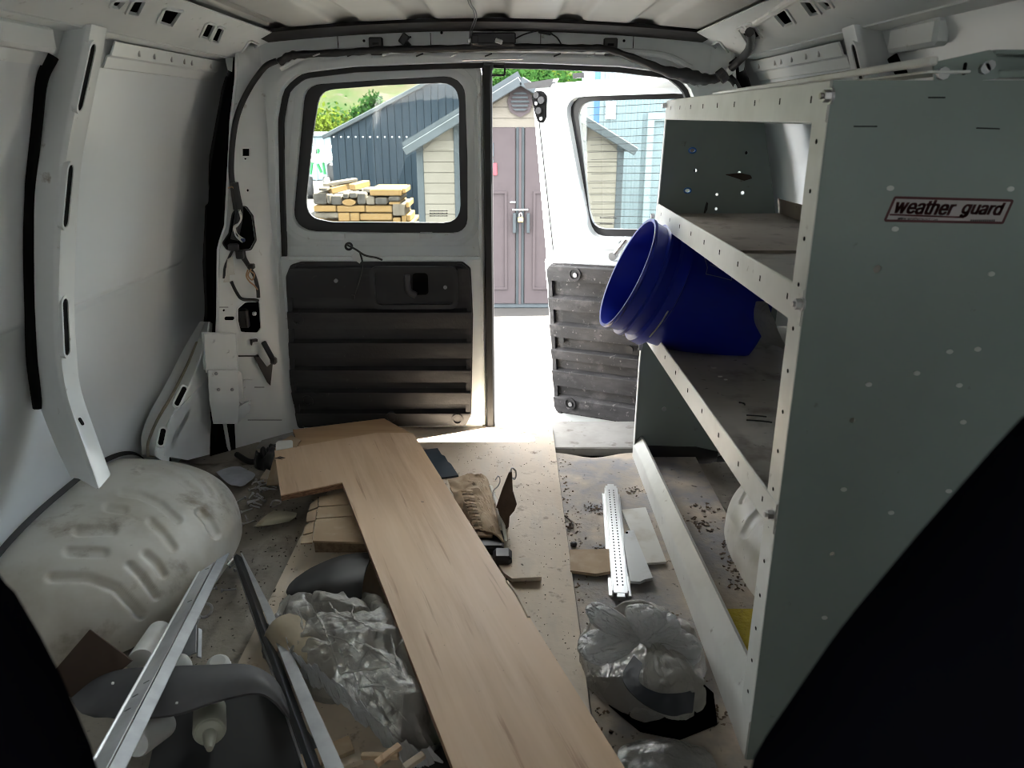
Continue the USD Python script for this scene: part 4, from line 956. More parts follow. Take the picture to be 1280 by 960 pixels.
# plywood sheet and rubber mat covering the metal floor
ply = Polygon([(-0.462, 1.72), (-0.46, 0.45), (0.208, 0.45), (0.2125, 1.4), (0.2145, 2.447), (-0.40, 2.447), (-0.44, 2.1)])
obj('plywood_sheet', plate(ply, 0.004, 0.016, MZ), PLY, None, label='large worn plywood sheet covering the middle of the cargo floor', cat='plywood')
mx = np.linspace(0.2155, 0.655, 40); my = np.concatenate([np.linspace(0.5, 1.9, 30), np.linspace(1.92, 2.245, 30)])
X, Y = np.meshgrid(mx, my, indexing='ij')
lift = -0.016 * np.clip((Y - 2.17) / 0.075, 0, 1) ** 2 * (0.5 - 0.5 * np.cos((X - 0.2155) * 26)) * (X < .457)
Zm = 0.0055 + lift + 0.002 * (meshkit.fbm(np.stack([X, Y, X * 0], -1) * 9, 3, 4) - .5)
obj('rubber_mat', sheet(np.stack([X, Y, Zm], -1), 0.004), MATM, None, smooth=50, label='dusty grey rubber mat strip running beside and under the shelving', cat='mat')

# ---- L-shaped board and the board behind it
zb = 0.098
Lp = [onZ(x, y, zb) for x, y in [(343, 563), (351, 619), (428, 603), (568, 960), (780, 960), (516, 541), (470, 541)]]
dn = unit((Lp[3] - Lp[2]) + (Lp[4] - Lp[5])) * 0.22
pts = [Lp[0][:2], Lp[1][:2], Lp[2][:2], (Lp[3] + dn)[:2], (Lp[4] + dn)[:2], Lp[5][:2], Lp[6][:2]]
LB_ = thing('birch_board', 'long pale L-shaped birch plywood board lying across the cargo floor', 'board', (0, 1.5, 0.08))
obj('board_face', plate(smoothpoly(pts, .002), zb - 0.003, zb, MZ), BOARD, LB_)
obj('board_core', plate(smoothpoly(pts, .002).buffer(-0.0004), zb - 0.017, zb - 0.003, MZ), BOARDE, LB_, label='dark sawn plywood edge')
c = onZ(350, 572, zb)
obj('split_mark', plate(smoothpoly([tuple(onZ(x, y, zb)[:2]) for x, y in [(343, 573), (350, 570.5), (357, 572.5), (350, 574)]], .0003), zb, zb + 0.0006, MZ), BROWN, LB_)
chip = curve([onZ(x, y, zb) for x, y in [(634, 727), (645, 742), (655, 760), (661, 772)]], 12)
obj('chipped_edge', tube(chip, 0.0035, 6), PLY, LB_, label='pale splintered edge')
zb2 = 0.079
b2 = [tuple(onZ(x, y, zb2)[:2]) for x, y in [(366, 537), (480, 523), (520, 545), (470, 590), (385, 590)]]
B2_ = thing('back_board', 'smaller pale plywood board partly under the far end of the L-shaped board', 'board', (-0.35, 2.2, 0.06))
obj('board_face', plate(Polygon(b2), zb2 - 0.003, zb2, MZ), BOARD2, B2_)
obj('board_core', plate(Polygon(b2).buffer(-.0004), zb2 - 0.014, zb2 - 0.003, MZ), BOARDE, B2_)

# ---- cardboard
obj('shade_patch', flat([(205, 872), (330, 858), (362, 880), (396, 930), (412, 985), (180, 985)], 0.024, 0.004, .002), RUBBER, None, label='flat black patch painting deep shade on the floor under the mud flap', cat='plastic sheet')  # black patch painted in for the deep shade under the flap
obj('shade_patch', flat([(505, 868), (548, 862), (585, 965), (520, 968), (500, 930)], 0.0195, 0.003, .002), RUBBER, None, label='flat black patch painting the shadow between the clear bag and the long board', cat='plastic sheet')  # black patch for the shadow between bag and board
obj('bag_shade_patch', flat([(738, 846), (762, 882), (800, 914), (850, 924), (897, 905), (892, 866), (872, 848)], 0.0095, 0.002, .004), SHADE_BLACK, None, label='flat black patch painting the shadow under the near side of the shopping bag', cat='cloth')  # black patch painting the bag's shadow on the mat
CB = thing('flattened_carton', 'flattened cardboard carton with torn left flap under the inner corner of the L-shaped board', 'cardboard', onZ(420, 650, 0.02))
for k, q in enumerate(([(399, 621), (450, 610), (452, 629), (398, 633)], [(398, 634), (452, 630), (456, 643), (395, 648)], [(395, 649), (456, 644), (464, 678), (391, 676)])):
    obj('carton_panel', flat(q, 0.068 - 0.001 * k, 0.005), CARD, CB)
for k, q in enumerate(([(388, 630), (397, 624), (397, 634), (386, 638)], [(384, 641), (396, 636), (394, 650), (383, 652)], [(381, 657), (393, 651), (391, 665), (379, 668)], [(377, 671), (391, 666), (390, 678), (376, 679)])):
    obj('torn_flap', flat(q, 0.064, 0.004, .001), CARD, CB)
obj('carton_base', flat([(396, 640), (452, 622), (464, 672), (392, 672)], 0.058, 0.041, .002), CARDD, CB)
CX = thing('cardboard_corner', 'folded brown cardboard corner with a white shipping label left of the back board', 'cardboard', onZ(358, 565, 0.02))
obj('flap', patch([[(343, 575), (346, 556), (364, 544)], [(368, 575), (372, 556), (376, 550)]], [[.085, .10, .10], [.085, .10, .095]], .004, 6), CARD, CX)
obj('box_side', patch([[(333, 606), (340, 580), (346, 560)], [(348, 606), (352, 580), (356, 562)]], [[.02, .05, .09], [.02, .05, .09]], .004, 6), CARD, CX)
obj('shipping_label', patch([[(345, 563), (345, 554), (348, 551)], [(366, 559), (366, 552), (364, 550)]], [[.100, .108, .109], [.100, .108, .108]], .001, 4), PAPER, CX, label='white paper shipping label')
CR = thing('crushed_cardboard', 'crushed corrugated cardboard with a white edge right of the L-shaped board', 'cardboard', onZ(600, 640, 0.02))
g = [[(560, 600), (590, 592), (606, 594), (612, 606)], [(568, 622), (592, 612), (608, 616), (617, 628)], [(580, 645), (598, 640), (614, 645), (624, 658)], [(590, 660), (604, 662), (618, 664), (630, 676)]]
obj('crushed_sheet', patch(g, [[.045, .06, .065, .05]] * 4, .004, 12, 0.014, 34, 3), CARD, CR, smooth=25)
for k in range(13):
    x = 576 + 1.4 * k; y = 613 + 3.9 * k
    obj('torn_flute', patch([[(x, y), (x + 7, y - 1.5), (x + 15 - .3 * k, y - .5)], [(x + .5, y + 1.8), (x + 7, y + .6), (x + 15 - .3 * k, y + 1.5)]], [[.068, .078, .068]] * 2, .002, 3), CARDD if k % 2 else CARD, CR)
obj('white_edge', patch([[(612, 606), (617, 620), (624, 642), (632, 676)], [(616, 607), (620, 620), (629, 642), (634, 676)]], [[.055, .055, .055, .05], [.03, .03, .03, .02]], .002, 5), PAPER, CR, label='white plastic edge strip')
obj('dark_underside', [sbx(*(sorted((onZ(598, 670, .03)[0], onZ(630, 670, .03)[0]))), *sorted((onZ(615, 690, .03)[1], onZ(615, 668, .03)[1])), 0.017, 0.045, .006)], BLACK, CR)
bl = obj('black_block', rbox(onZ(628, 698, .035), (0.045, 0.05, 0.035), 0.012), BLACK, None, label='black plastic lump beside the crushed cardboard', cat='plastic lump')  # rounded black block beside the cardboard
for k, q in enumerate(((602, 668, 612, 676), (604, 676, 614, 684))):
    obj('folded_layer', bar(onZ(q[0] - 6, q[1], .05 - .012 * k), onZ(q[2] + 4, q[1] + 1, .05 - .012 * k), .02, .006), CARD, CR)
FL = thing('leather_flap', 'upright brown folded leather flap with a wire loop, right of the crushed cardboard', 'flap', onZ(633, 655, 0.017))
yy = onZ(632, 660, 0.017)[1]
fpts = lambda pts, o=0: [tuple(onY(x, y, yy)[[0, 2]]) for x, y in pts]
Mf = frame((0, yy, 0), (1, 0, 0), (0, 0, 1))
LEA = mat('brown_leather', (0.115, 0.070, 0.042), [((0.07, 0.04, 0.025), 14, 0.4, 0.65), ((0.17, 0.11, 0.07), 30, 0.55, 0.7)], rough=0.6, bump=(0.2, 60))
obj('flap_upper', plate(smoothpoly(fpts([(620, 634), (628, 610), (636, 590), (640, 588), (641, 612), (625, 634)]), .002), 0.0, 0.006, Mf), LEA, FL)
obj('flap_lower', plate(smoothpoly(fpts([(622, 635), (641, 613), (646, 630), (643, 638), (637, 645), (636, 658), (631, 663), (625, 645)]), .002), -0.006, 0.002, Mf), LEA, FL)
lp = [onY(x, y, yy - .004) for x, y in [(638, 590), (640, 585), (644, 588), (645, 594), (643, 599), (641, 597)]]
obj('wire_loop', tube(curve(lp, 24), 0.0022, 6), STEEL, FL)
hk = [onY(x, y, yy - .01) for x, y in [(619, 600), (623, 595), (625, 600), (623, 607), (617, 613), (616, 620)]]
obj('wire_hook', tube(curve(hk, 30), 0.0016, 6), STEEL, None, label='thin steel hook standing beside the brown leather flap', cat='hook')
obj('plastic_offcut', flat([(530, 562), (547, 560), (552, 568), (556, 570), (560, 577), (564, 580), (573, 594), (551, 597)], 0.022, 0.005), mat('slate_plastic', (0.028, 0.045, 0.062), [((0.045, 0.06, 0.075), 30, 0.5, 0.7)], rough=0.45), None, label='dark slate-blue plastic panel lying flat beside the L-shaped board', cat='plastic panel')
obj('wood_offcut', flat([(621, 702), (632, 697), (670, 697), (677, 721), (640, 723), (630, 716)], 0.034, 0.010, .001), PLY, None, label='small flat plywood offcut tilted beside the long board', cat='wood offcut')
obj('offcut_support', rbox(onZ(640, 722, .02), (0.03, 0.03, 0.008), .002), BROWN, None, label='dark wood scrap under the small plywood offcut', cat='wood scrap')
obj('cardboard_piece', flat([(712, 687), (764, 686), (763, 714), (745, 717), (713, 713)], 0.020, 0.008, .001), CARD, None, label='torn brown cardboard piece on the mat left of the perforated strip', cat='cardboard')

# ---- perforated strip and the two white cards beside it
p0, p1 = onZ(763.5, 608, 0.026), onZ(776, 742, 0.026)
dd = unit(p1 - p0); cr = unit(np.cross(dd, (0, 0, 1)))
PS = thing('perforated_strip', 'bright perforated metal channel strip lying on the rubber mat', 'metal strip', (p0 + p1) / 2 * [1, 1, 0])
Rm = np.stack([-cr, -dd, V3(0, 0, 1)], 1); L = np.linalg.norm(p1 - p0)
obj('channel_face', rbox((p0 + p1) / 2 + V3(0, 0, .001), (0.031, L, 0.003), .001, Rm), ALUW, PS)
for s in (-1, 1):
    obj('channel_side', rbox((p0 + p1) / 2 - cr * s * 0.017 + V3(0, 0, -0.008), (0.003, L - .02, 0.018), .001, Rm), ALUW, PS)
    obj('side_lip', rbox((p0 + p1) / 2 - cr * s * 0.021 + V3(0, 0, -0.016), (0.008, L - .03, 0.002), .0008, Rm), ALUW, PS)
obj('end_tab', [rbox(p1 + dd * .006, (0.018, 0.016, 0.003), .001, Rm), rbox(p0 - dd * .006, (0.018, 0.014, 0.003), .001, Rm)], ALUW, PS)
pf = []
for k in range(34):
    for s in (-1, 1):
        c = p0 + dd * (0.03 + (L - .06) * k / 33) + cr * s * 0.006 + V3(0, 0, .0026)
        pf.append(rbox(c, (0.0032, 0.0055, 0.0004), .0001, Rm))
obj('perforation', pf, CAVITY, PS, kind='stuff')
obj('white_card', flat([(777, 637), (807, 634), (833, 702), (805, 704)], 0.016, 0.006, .001), PAPER, None, label='wider off-white card on the rubber mat, next to the shelving', cat='card')
WC = obj('white_card', flat([(778, 670), (784, 663), (792, 663), (816, 722), (806, 724), (800, 727), (788, 726)], 0.0245, 0.007, .001), mat('white_panel', (0.66, 0.69, 0.70), [((0.5, 0.5, 0.47), 12, .5, .7)], rough=0.4), None, label='narrow white metal card lying against the perforated strip', cat='card')
obj('pin_hole', flat([(782, 664.5), (785, 664.5), (785, 666.5), (782, 666.5)], 0.0252, 0.0006), CAVITY, WC)

# ---- bags
bR = [onZ(x, y, 0.006) for x, y in [(726, 838), (722, 812), (735, 790), (760, 778), (800, 770), (840, 782), (868, 800), (880, 830), (878, 856), (850, 868), (835, 895), (805, 905), (775, 890), (745, 868)]]
cR = onZ(800, 838, 0.006)
PB = thing('plastic_bag', 'crumpled white plastic shopping bag with a black strap on the rubber mat', 'plastic bag', tuple(cR * [1, 1, 0]))
obj('bag_body', blob(cR, bR, 0.10, 3, 40, 150, 2.4, 0.55, 0.016, 20, 0.35, 0.0065), BAGM, PB, smooth=50)
def lobe(c, axis, L, w, seed, flat_=0.5, z=(0, 0, 1)):
    """a crinkled, puffed fold of film"""
    m = trimesh.creation.icosphere(5); v = m.vertices.copy()
    rid = np.abs(meshkit.fbm(v * V3(1.3, 2.3, 2.0) + seed * 7, 3, seed) - .5)
    v *= (1 + 0.22 * (meshkit.fbm(v * 2.1 + seed, 3, seed) - .5) - 0.15 * np.exp(-(rid / .04) ** 2))[:, None]
    a = unit(axis); n = unit(np.cross(a, np.cross(z, a))); b = np.cross(n, a)
    tp = 1 - 0.55 * (0.5 - 0.5 * v[:, :1])
    v = v[:, :1] * a * L + v[:, 1:2] * tp * b * w + v[:, 2:3] * tp * n * w * flat_
    return tm(v + c, m.faces)
for k, (a, b, zl, w, fl, seed) in enumerate((((800, 795), (736, 762), (.10, .15), .042, .6, 1), ((800, 795), (810, 758), (.11, .15), .050, .5, 2), ((800, 800), (845, 775), (.10, .13), .045, .6, 3), ((795, 800), (728, 812), (.10, .09), .055, .55, 4), ((805, 800), (872, 815), (.10, .08), .060, .6, 5))):
    A, Bq = onZ(*a, zl[0]), onZ(*b, zl[1])
    obj('gathered_fold', lobe((A + Bq) / 2, Bq - A, np.linalg.norm(Bq - A) / 2 * 1.1, w, seed, fl), BAGW, PB, smooth=50)
obj('puffed_side', lobe(onZ(838, 845, .075), onZ(850, 870, .06) - onZ(825, 815, .09), .075, .068, 9, .75), BAGM, PB, smooth=50)
obj('black_strap', patch([[(792, 818), (778, 845), (798, 874), (836, 893), (866, 890)], [(803, 828), (799, 850), (817, 864), (846, 868), (869, 862)]], [[.135, .135, .125, .10, .08]] * 2, .003, 8, .004, 20), mat('strap_black', (0.016, 0.02, 0.026), rough=0.5), PB, smooth=50)
bL = [onZ(x, y, 0.018) for x, y in [(330, 800), (350, 765), (400, 752), (450, 755), (495, 775), (515, 810), (535, 870), (555, 935), (530, 945), (480, 915), (430, 880), (370, 860), (335, 835)]]
cL = onZ(440, 825, 0.018)
PL = thing('clear_bag', 'large crumpled clear plastic bag left of the L-shaped board', 'plastic bag', tuple(cL * [1, 1, 0]))
PLm = blob(cL, bL, 0.085, 11, 60, 200, 2.6, 0.5, 0.016, 22, 0.3, 0.0185)
obj('bag_body', PLm, BAGM, PL, smooth=50)
ra, rb_ = onZ(352, 788, .046), onZ(400, 842, .040)
rl = lathe([(0, 0), (.035, .002), (.045, .012), (.047, .03), (.045, np.linalg.norm(rb_ - ra) - .02), (.036, np.linalg.norm(rb_ - ra)), (0, np.linalg.norm(rb_ - ra))], ra, rb_ - ra, 40, close=False)
rl.vertices += (unit2(rl.vertices - (ra + rb_) / 2)) * (.012 * (meshkit.fbm(rl.vertices * 30, 3, 5) - .5))[:, None]
obj('rolled_contents', rl, mat('bag_contents', (0.36, 0.30, 0.21), [((0.28, 0.23, 0.155), 9, .4, .7)], rough=0.7), PL, smooth=50, label='tan rolled contents')
_pm = PLm.vertices; _q = _pm - CAM; _zz = _q @ FWD; _pp = np.stack([640 + F * (_q @ RGT) / _zz, 480 - F * (_q @ UPV) / _zz], 1)
def on_bag(x, y):
    d = np.hypot(_pp[:, 0] - x, _pp[:, 1] - y); k = np.argsort(d)[:8]; k = k[np.argmin(_zz[k])]
    return onP(x, y, _pm[k] + V3(0, 0, .002), -FWD)
for n_, ln in enumerate([[(387, 757), (400, 775), (412, 802), (422, 830)], [(442, 755), (442, 772), (465, 785), (488, 795)], [(488, 792), (495, 820), (507, 850)], [(420, 842), (460, 837), (487, 834)], [(452, 860), (470, 856), (500, 864)], [(425, 845), (460, 870), (490, 905)], [(372, 760), (378, 785), (372, 805)], [(410, 752), (425, 768), (452, 776)], [(398, 792), (430, 800), (452, 818)], [(440, 800), (470, 812), (500, 838)], [(352, 805), (368, 822), (388, 846)], [(455, 842), (478, 868), (512, 905)]]):
    c_ = curve([on_bag(*p) for p in ln], 30)
    c_ += (meshkit.noise(c_ * 160 + n_) - .5)[:, None] * V3(.003, .002, .002)
    w_ = (.0008 + .0022 * np.abs(np.sin(np.linspace(0, 5 + n_, len(c_))))) * np.sin(np.linspace(.15, 3.0, len(c_)))
    obj('film_crease', tube(c_, w_, 6), BAGM, PL, smooth=60)
rim1 = curve([onZ(x, y, z) for x, y, z in [(352, 770, .07), (362, 812, .08), (400, 838, .085), (450, 880, .075), (500, 925, .05), (545, 940, .03)]], 60)
wv = np.array([[0, 0, 0.006 * math.sin(i * .9) + .004 * math.sin(i * 2.3)] for i in range(len(rim1))])
obj('gathered_rim', sheet(np.array([rim1 + wv, rim1 + wv * -1 + V3(.012, -.012, -.012), rim1 + V3(.018, -.026, -.03) + wv]), .0015), BAGW, PL, smooth=50)
obj('clear_film', patch([[(770, 965), (775, 935), (800, 925)], [(830, 965), (835, 935), (850, 925)], [(900, 965), (890, 945), (880, 935)]], [[.02, .025, .02], [.035, .04, .03], [.02, .02, .015]], .0015, 10, .012, 24), FILMC, None, smooth=50, label='flat clear plastic film on the floor in front of the shopping bag', cat='plastic film')

# ---- rolled black rubber under the board
RB = thing('rubber_roll', 'dark rolled rubber sheet between the clear bag and the flattened carton', 'rubber sheet', onZ(415, 720, .016))
row = [[(452, 748), (455, 720), (462, 700), (470, 690)], [(410, 750), (412, 725), (420, 705), (428, 694)], [(368, 752), (368, 738), (378, 722), (392, 708)], [(358, 742), (358, 738), (362, 730), (370, 722)]]
obj('sheet_roll', patch(row, [[.06, .085, .075, .05], [.07, .09, .078, .05], [.05, .065, .055, .035], [.025, .035, .03, .022]], .006, 8), RUBBER, RB, smooth=50)
# ---- bars at the near left
def onLine(px, z): return onZ(px[0], px[1], z)
Ba = thing('angle_bar', 'long aluminium angle bar leaning over the clutter beside the wheel arch', 'metal bar', (-0.58, 1.5, 0.0))
A0, A1 = onZ(275, 690, 0.035), onZ(150, 930, 0.20); A1 = A1 + unit(A1 - A0) * 0.22
d = unit(A1 - A0); sd = unit(np.cross(d, (0, 0, 1))); up = np.cross(sd, d)
if sd[0] < 0: sd = -sd
obj('flange', bar(A0 - sd * .011 + up * .002, A1 - sd * .011 + up * .002, .024, .003, up, .001), ALU, Ba)
obj('flange', bar(A0 + sd * .012 - up * .002, A1 + sd * .012 - up * .002, .020, .003, unit(up + sd * .5), .001), GALV, Ba)
obj('raised_edge', tube([A0 - sd * .022 + up * .003, A1 - sd * .022 + up * .003], .0026, 8), ALUW, Ba)
for t in (0.12, 0.30, 0.62, 0.66, 0.70):
    c = A0 * (1 - t) + A1 * t - sd * (.008 if t < .65 else .014) + up * .0042
    obj('pencil_mark', bar(c - d * .004 + sd * .004, c + d * .004 - sd * .002, .0015, .0006, up, .0001), BLACK, Ba)
Bb = thing('channel_bar', 'dark-sided aluminium channel bar lying towards the clear bag', 'metal bar', (-0.4, 1.3, 0.0))
C0, C1 = onZ(301, 692, 0.028), onZ(404, 955, 0.10); C1 = C1 + unit(C1 - C0) * 0.08
d2 = unit(C1 - C0); s2_ = unit(np.cross(d2, (0, 0, 1)));
if s2_[0] < 0: s2_ = -s2_
u2 = np.cross(d2, s2_); u2 = u2 if u2[2] > 0 else -u2
obj('top_flange', tm(*(lambda v: (v, trimesh.convex.convex_hull(v).faces))(trimesh.convex.convex_hull(np.array([C0 + u2 * .0, C0 + u2 * .002, C1 + s2_ * .026, C1 + s2_ * .026 + u2 * .003, C1, C1 + u2 * .003, C0 + s2_ * .003, C0 * .65 + C1 * .35 + s2_ * .016, C0 * .65 + C1 * .35 + s2_ * .016 + u2 * .003])).vertices)), GALV, Bb)
obj('dark_web', bar(C0 - s2_ * .008 - u2 * .008, C1 - s2_ * .012 - u2 * .012, .018, .012, unit(u2 + s2_), .001), mat('dark_steel', (0.05, 0.055, 0.06), rough=0.35, metal=0.7), Bb)
obj('lower_edge', tube([C0 - s2_ * .016 - u2 * .014, C1 - s2_ * .026 - u2 * .018], .002, 6), ALU, Bb)
RS = thing('mud_flap', 'curved dark rubber mud flap arching under the aluminium bars', 'mud flap', onZ(220, 870, .0))
top_ = [(88, 873), (120, 848), (155, 836), (205, 833), (260, 831), (312, 831), (345, 850), (362, 885)]
mid_ = [(100, 890), (130, 868), (165, 858), (210, 856), (262, 850), (318, 846), (344, 862), (362, 892)]
low_ = [(118, 897), (140, 897), (180, 897), (225, 891), (270, 876), (320, 866), (345, 878), (362, 900)]
zt_ = [.10, .115, .125, .128, .125, .12, .10, .07]
obj('flap_sheet', patch([top_, mid_, low_], [zt_, [z + .012 for z in zt_], [z + .004 for z in zt_]], .005, 8), mat('grey_rubber', (0.055, 0.055, 0.06), [((0.08, 0.08, 0.085), 10, .45, .7)], rough=0.6), RS, smooth=50)
for x, y in ((141, 854), (206, 852), (221, 879)):
    obj('rubber_nub', rbox(onZ(x, y, .135), (.004, .004, .004), .001), PLAST, RS)
obj('hardboard_piece', patch([[(58, 850), (112, 787)], [(100, 880), (165, 826)]], [[.10, .17], [.06, .13]], .004, 4), BROWN, None, label='dark brown hardboard piece leaning on the near side of the wheel arch', cat='hardboard')
def cartridge(name, label, a, za, b, zb_, r, nozzle=True, body=PLAST):
    A, Bq = onZ(*a, za), onZ(*b, zb_); d = unit(Bq - A)
    t = thing(name, label, 'sealant tube', tuple(A))
    L = np.linalg.norm(Bq - A)
    obj('tube_body', lathe([(0, 0), (r * .96, 0), (r, .004), (r, L - .006), (r * .9, L), (0, L)], A, d, 28, close=False), body, t, smooth=35)
    if nozzle:
        obj('nozzle', lathe([(0, 0), (r * .85, 0), (r * .8, .004), (r * .42, .008), (r * .32, .035), (r * .18, .05), (0, .05)], Bq, d, 20, close=False), body, t, smooth=35)
    return t, A, d, L
t1, A, d, L = cartridge('sealant_cartridge', 'white sealant cartridge with a printed label lying against the wheel arch', (176, 828), .10, (200, 790), .04, .024, False)
for k in range(6):
    n_ = unit(-FWD - d * (-FWD @ d)); s_ = np.cross(d, n_); c = A + d * (.02 + .004) + n_ * .0243 + s_ * (-.010 + .004 * k)
    obj('label_print', bar(c, c + d * (.03 + .006 * (k % 3)), .0018, .0008, n_, .0002), BLK, t1)
t2, *_ = cartridge('sealant_cartridge', 'translucent sealant cartridge with pointed nozzle under the mud flap', (262, 885), .07, (262, 915), .085, .026, True, mat('cloudy_plastic', (0.42, 0.43, 0.36), rough=0.35))
t3, *_ = cartridge('sealant_cartridge', 'white tube end poking out beside the lower end of the angle bar', (205, 905), .07, (170, 930), .10, .022, False)
for k, ((x, y), r, lb) in enumerate((((222, 832), .024, 'round white cap behind the angle bar, left of the steel post'), ((273, 832), .022, 'round white cap showing above the mud flap right of the steel post'))):
    c = onZ(x, y, .09); q = obj('bottle_cap', lathe([(0, .012), (r * .6, .012), (r * .9, .006), (r, -.004), (r, -.03), (0, -.03)], c, (0.1, -.25, 1), 28, close=False), PLAST, None, smooth=40, label=lb, cat='cap')
SP = thing('steel_post', 'short galvanised folded steel post standing behind the mud flap', 'steel post', onZ(240, 822, .0))
pa, pb = onZ(236, 820, .05), onZ(237, 784, .07)
pq = unit(pb - pa)
obj('channel', bar(pa, pb, .030, .004, V3(0, -1, .6), .001), GALV, SP)
obj('side', bar(pa + V3(.019, 0, -.004), pb + V3(.019, 0, -.004), .010, .004, V3(1, -.6, .4), .001), ALU, SP)
EY = thing('eye_bolt', 'steel eye bolt on the floor at the far end of the steel post', 'eye bolt', onZ(256, 762, .01))
c = onZ(256, 763, .02)
obj('eye', tube([c + .015 * (math.cos(t) * V3(1, 0, 0) + math.sin(t) * unit((0, .8, .55))) for t in np.linspace(0, 2 * np.pi, 25)[:-1]], .0032, 8, closed=True), STEEL, EY)
obj('shank', tube([c - .017 * unit((.4, .8, .5)), c - .05 * unit((.4, .8, .1))], .0034, 8), STEEL, EY)
c = onZ(243, 777, .05)
obj('wire_ring', tube([c + .010 * (math.cos(t) * V3(.7, .2, 0) + math.sin(t) * unit((0, .8, .55))) for t in np.linspace(0, 2 * np.pi, 17)[:-1]], .0018, 6, closed=True), STEEL, None, label='small steel wire ring on top of the steel post', cat='ring')

# ---- rear left corner clutter
obj('paper_sheet', patch([[(270, 590), (286, 584), (300, 583)], [(285, 604), (300, 597), (318, 592)], [(300, 608), (306, 606), (317, 598)]], [[.012, .02, .015], [.02, .026, .016], [.014, .016, .012]], .0012, 6, .003, 30), mat('bluish_paper', (0.42, 0.44, 0.50), [((0.3, 0.31, 0.34), 14, .4, .65)], rough=0.6), None, label='crumpled bluish paper sheets on the floor behind the wheel arch', cat='paper')
obj('plastic_cover', patch([[(318, 658), (330, 646), (342, 638)], [(345, 655), (352, 646), (358, 639)], [(362, 652), (369, 646), (371, 641)]], [[.022, .03, .03], [.022, .034, .03], [.02, .026, .024]], .003, 6), mat('yellowed_plastic', (0.40, 0.37, 0.27), [((0.28, 0.2, 0.13), 20, .5, .7)], rough=0.4), None, smooth=50, label='yellowed plastic lid on the floor below the L-shaped board arm', cat='lid')
obj('black_rag', blob(onZ(343, 582, 0), [onZ(x, y, 0) for x, y in [(330, 590), (333, 572), (345, 566), (356, 574), (357, 590), (345, 597)]], .06, 41, 20, 60, 2.2, .6, .02, 24, .5, .004), BLACK, None, smooth=40, label='black crumpled rag in the rear left corner behind the board', cat='rag')
ho = curve([onZ(x, y, .012) for x, y in [(296, 568), (312, 577), (328, 575), (340, 567)]], 20)
obj('hose', tube(ho, .009, 8), RUBBER, None, label='short black hose bend in the rear left corner', cat='hose')
lo2 = [onZ(x, y, .012) for x, y in [(338, 632), (342, 626), (350, 626), (350, 630), (340, 634)]]
obj('wire_loop', tube(curve(lo2, 20), .0026, 6), STEEL, None, label='bent steel loop lying below the L-shaped board arm', cat='wire loop')
obj('wood_chip', flat([(325, 598), (333, 586), (345, 585), (344, 600)], .02, .012, .002), PLY, None, label='short pale wood block under the tip of the L-shaped board', cat='wood block')
def screw_mesh(L=.03):
    return trimesh.util.concatenate([cyl((0, 0, 0), (L, 0, 0), .0021, 7), lathe([(0, -.0025), (.0045, -.0025), (.0045, 0), (.002, .002), (0, .002)], (0, 0, 0), (1, 0, 0), 9, close=False)])
sc = screw_mesh()
spots = [(312, 612), (316, 617), (320, 610), (322, 618), (326, 614), (331, 612), (335, 611), (310, 629), (314, 632), (318, 628), (323, 624), (327, 623), (331, 626), (325, 605), (329, 601), (334, 604), (306, 622), (302, 640), (337, 606), (320, 600), (304, 655), (309, 650), (285, 692), (292, 698), (288, 708), (294, 712), (286, 702), (270, 735), (278, 738)]
first = None
for k, (x, y) in enumerate(spots):
    p = onZ(x, y, .0085 + .003 * (k % 3)); 
    if first is None:
        first = thing('screw', 'loose steel screw in the scatter on the metal floor beside the wheel arch', 'screw', tuple(p), 'loose screws beside the wheel arch'); first.prim
        q = sc.copy(); a = 0.7; q.apply_transform(trimesh.transformations.rotation_matrix(a, (0, 0, 1))); q.apply_translation(p)
        obj('shank', q, STEEL, first)
    else:
        copy_of(first, 'screw', p, float(rng.uniform(0, 360)), 'loose steel screw in the scatter on the metal floor beside the wheel arch', 'screw', 'loose screws beside the wheel arch')
# ---- splintered wood at the near edge
for k, (a, b, w, z) in enumerate((((378, 955), (440, 930), .035, .03), ((385, 966), (452, 944), .03, .022), ((470, 955), (500, 932), .012, .045), ((452, 945), (498, 945), .010, .04), ((505, 960), (530, 943), .012, .05))):
    p, q = onZ(*a, z), onZ(*b, z + .006)
    obj('wood_splinter', bar(p, q, w, .009, (0, 0, 1), .001), (CARD, PLY, BOARD)[k % 3], None, label=('broad broken slat at the near edge, touching the channel bar', 'second broken slat, just below the broad one', 'thin splinter under the tip of the clear bag', 'narrow splinter lying crosswise under the clear bag', 'short splinter beside the near end of the long board')[k], cat='wood splinter')
# ---- dirt: sawdust, chips and leaf bits nobody could count
def bits(n, area, z, size, seed):
    r = np.random.default_rng(seed); out_v, out_f = [], []
    k = 0
    while k < n:
        x, y = area(r); L = r.uniform(.4, 1.6) * size; w = L * r.uniform(.2, .7); a = r.uniform(0, np.pi)
        c, s = math.cos(a), math.sin(a); zz = z(x, y)
        q = np.array([[-L, -w], [L, -w * r.uniform(.2, 1)], [L * .8, w], [-L * .7, w]]); q = np.stack([q[:, 0] * c - q[:, 1] * s + x, q[:, 0] * s + q[:, 1] * c + y], 1)
        h = r.uniform(.0008, .003); v = np.vstack([np.column_stack([q, np.full(4, zz)]), np.column_stack([q, zz + h * r.uniform(.3, 1, 4)])])
        f = np.array([[4, 5, 6], [4, 6, 7], [0, 1, 5], [0, 5, 4], [1, 2, 6], [1, 6, 5], [2, 3, 7], [2, 7, 6], [3, 0, 4], [3, 4, 7]]) + 8 * k
        out_v.append(v); out_f.append(f); k += 1
    return tm(np.vstack(out_v), np.vstack(out_f))
zf = lambda x, y: 0.016 if x < 0.213 else 0.0072
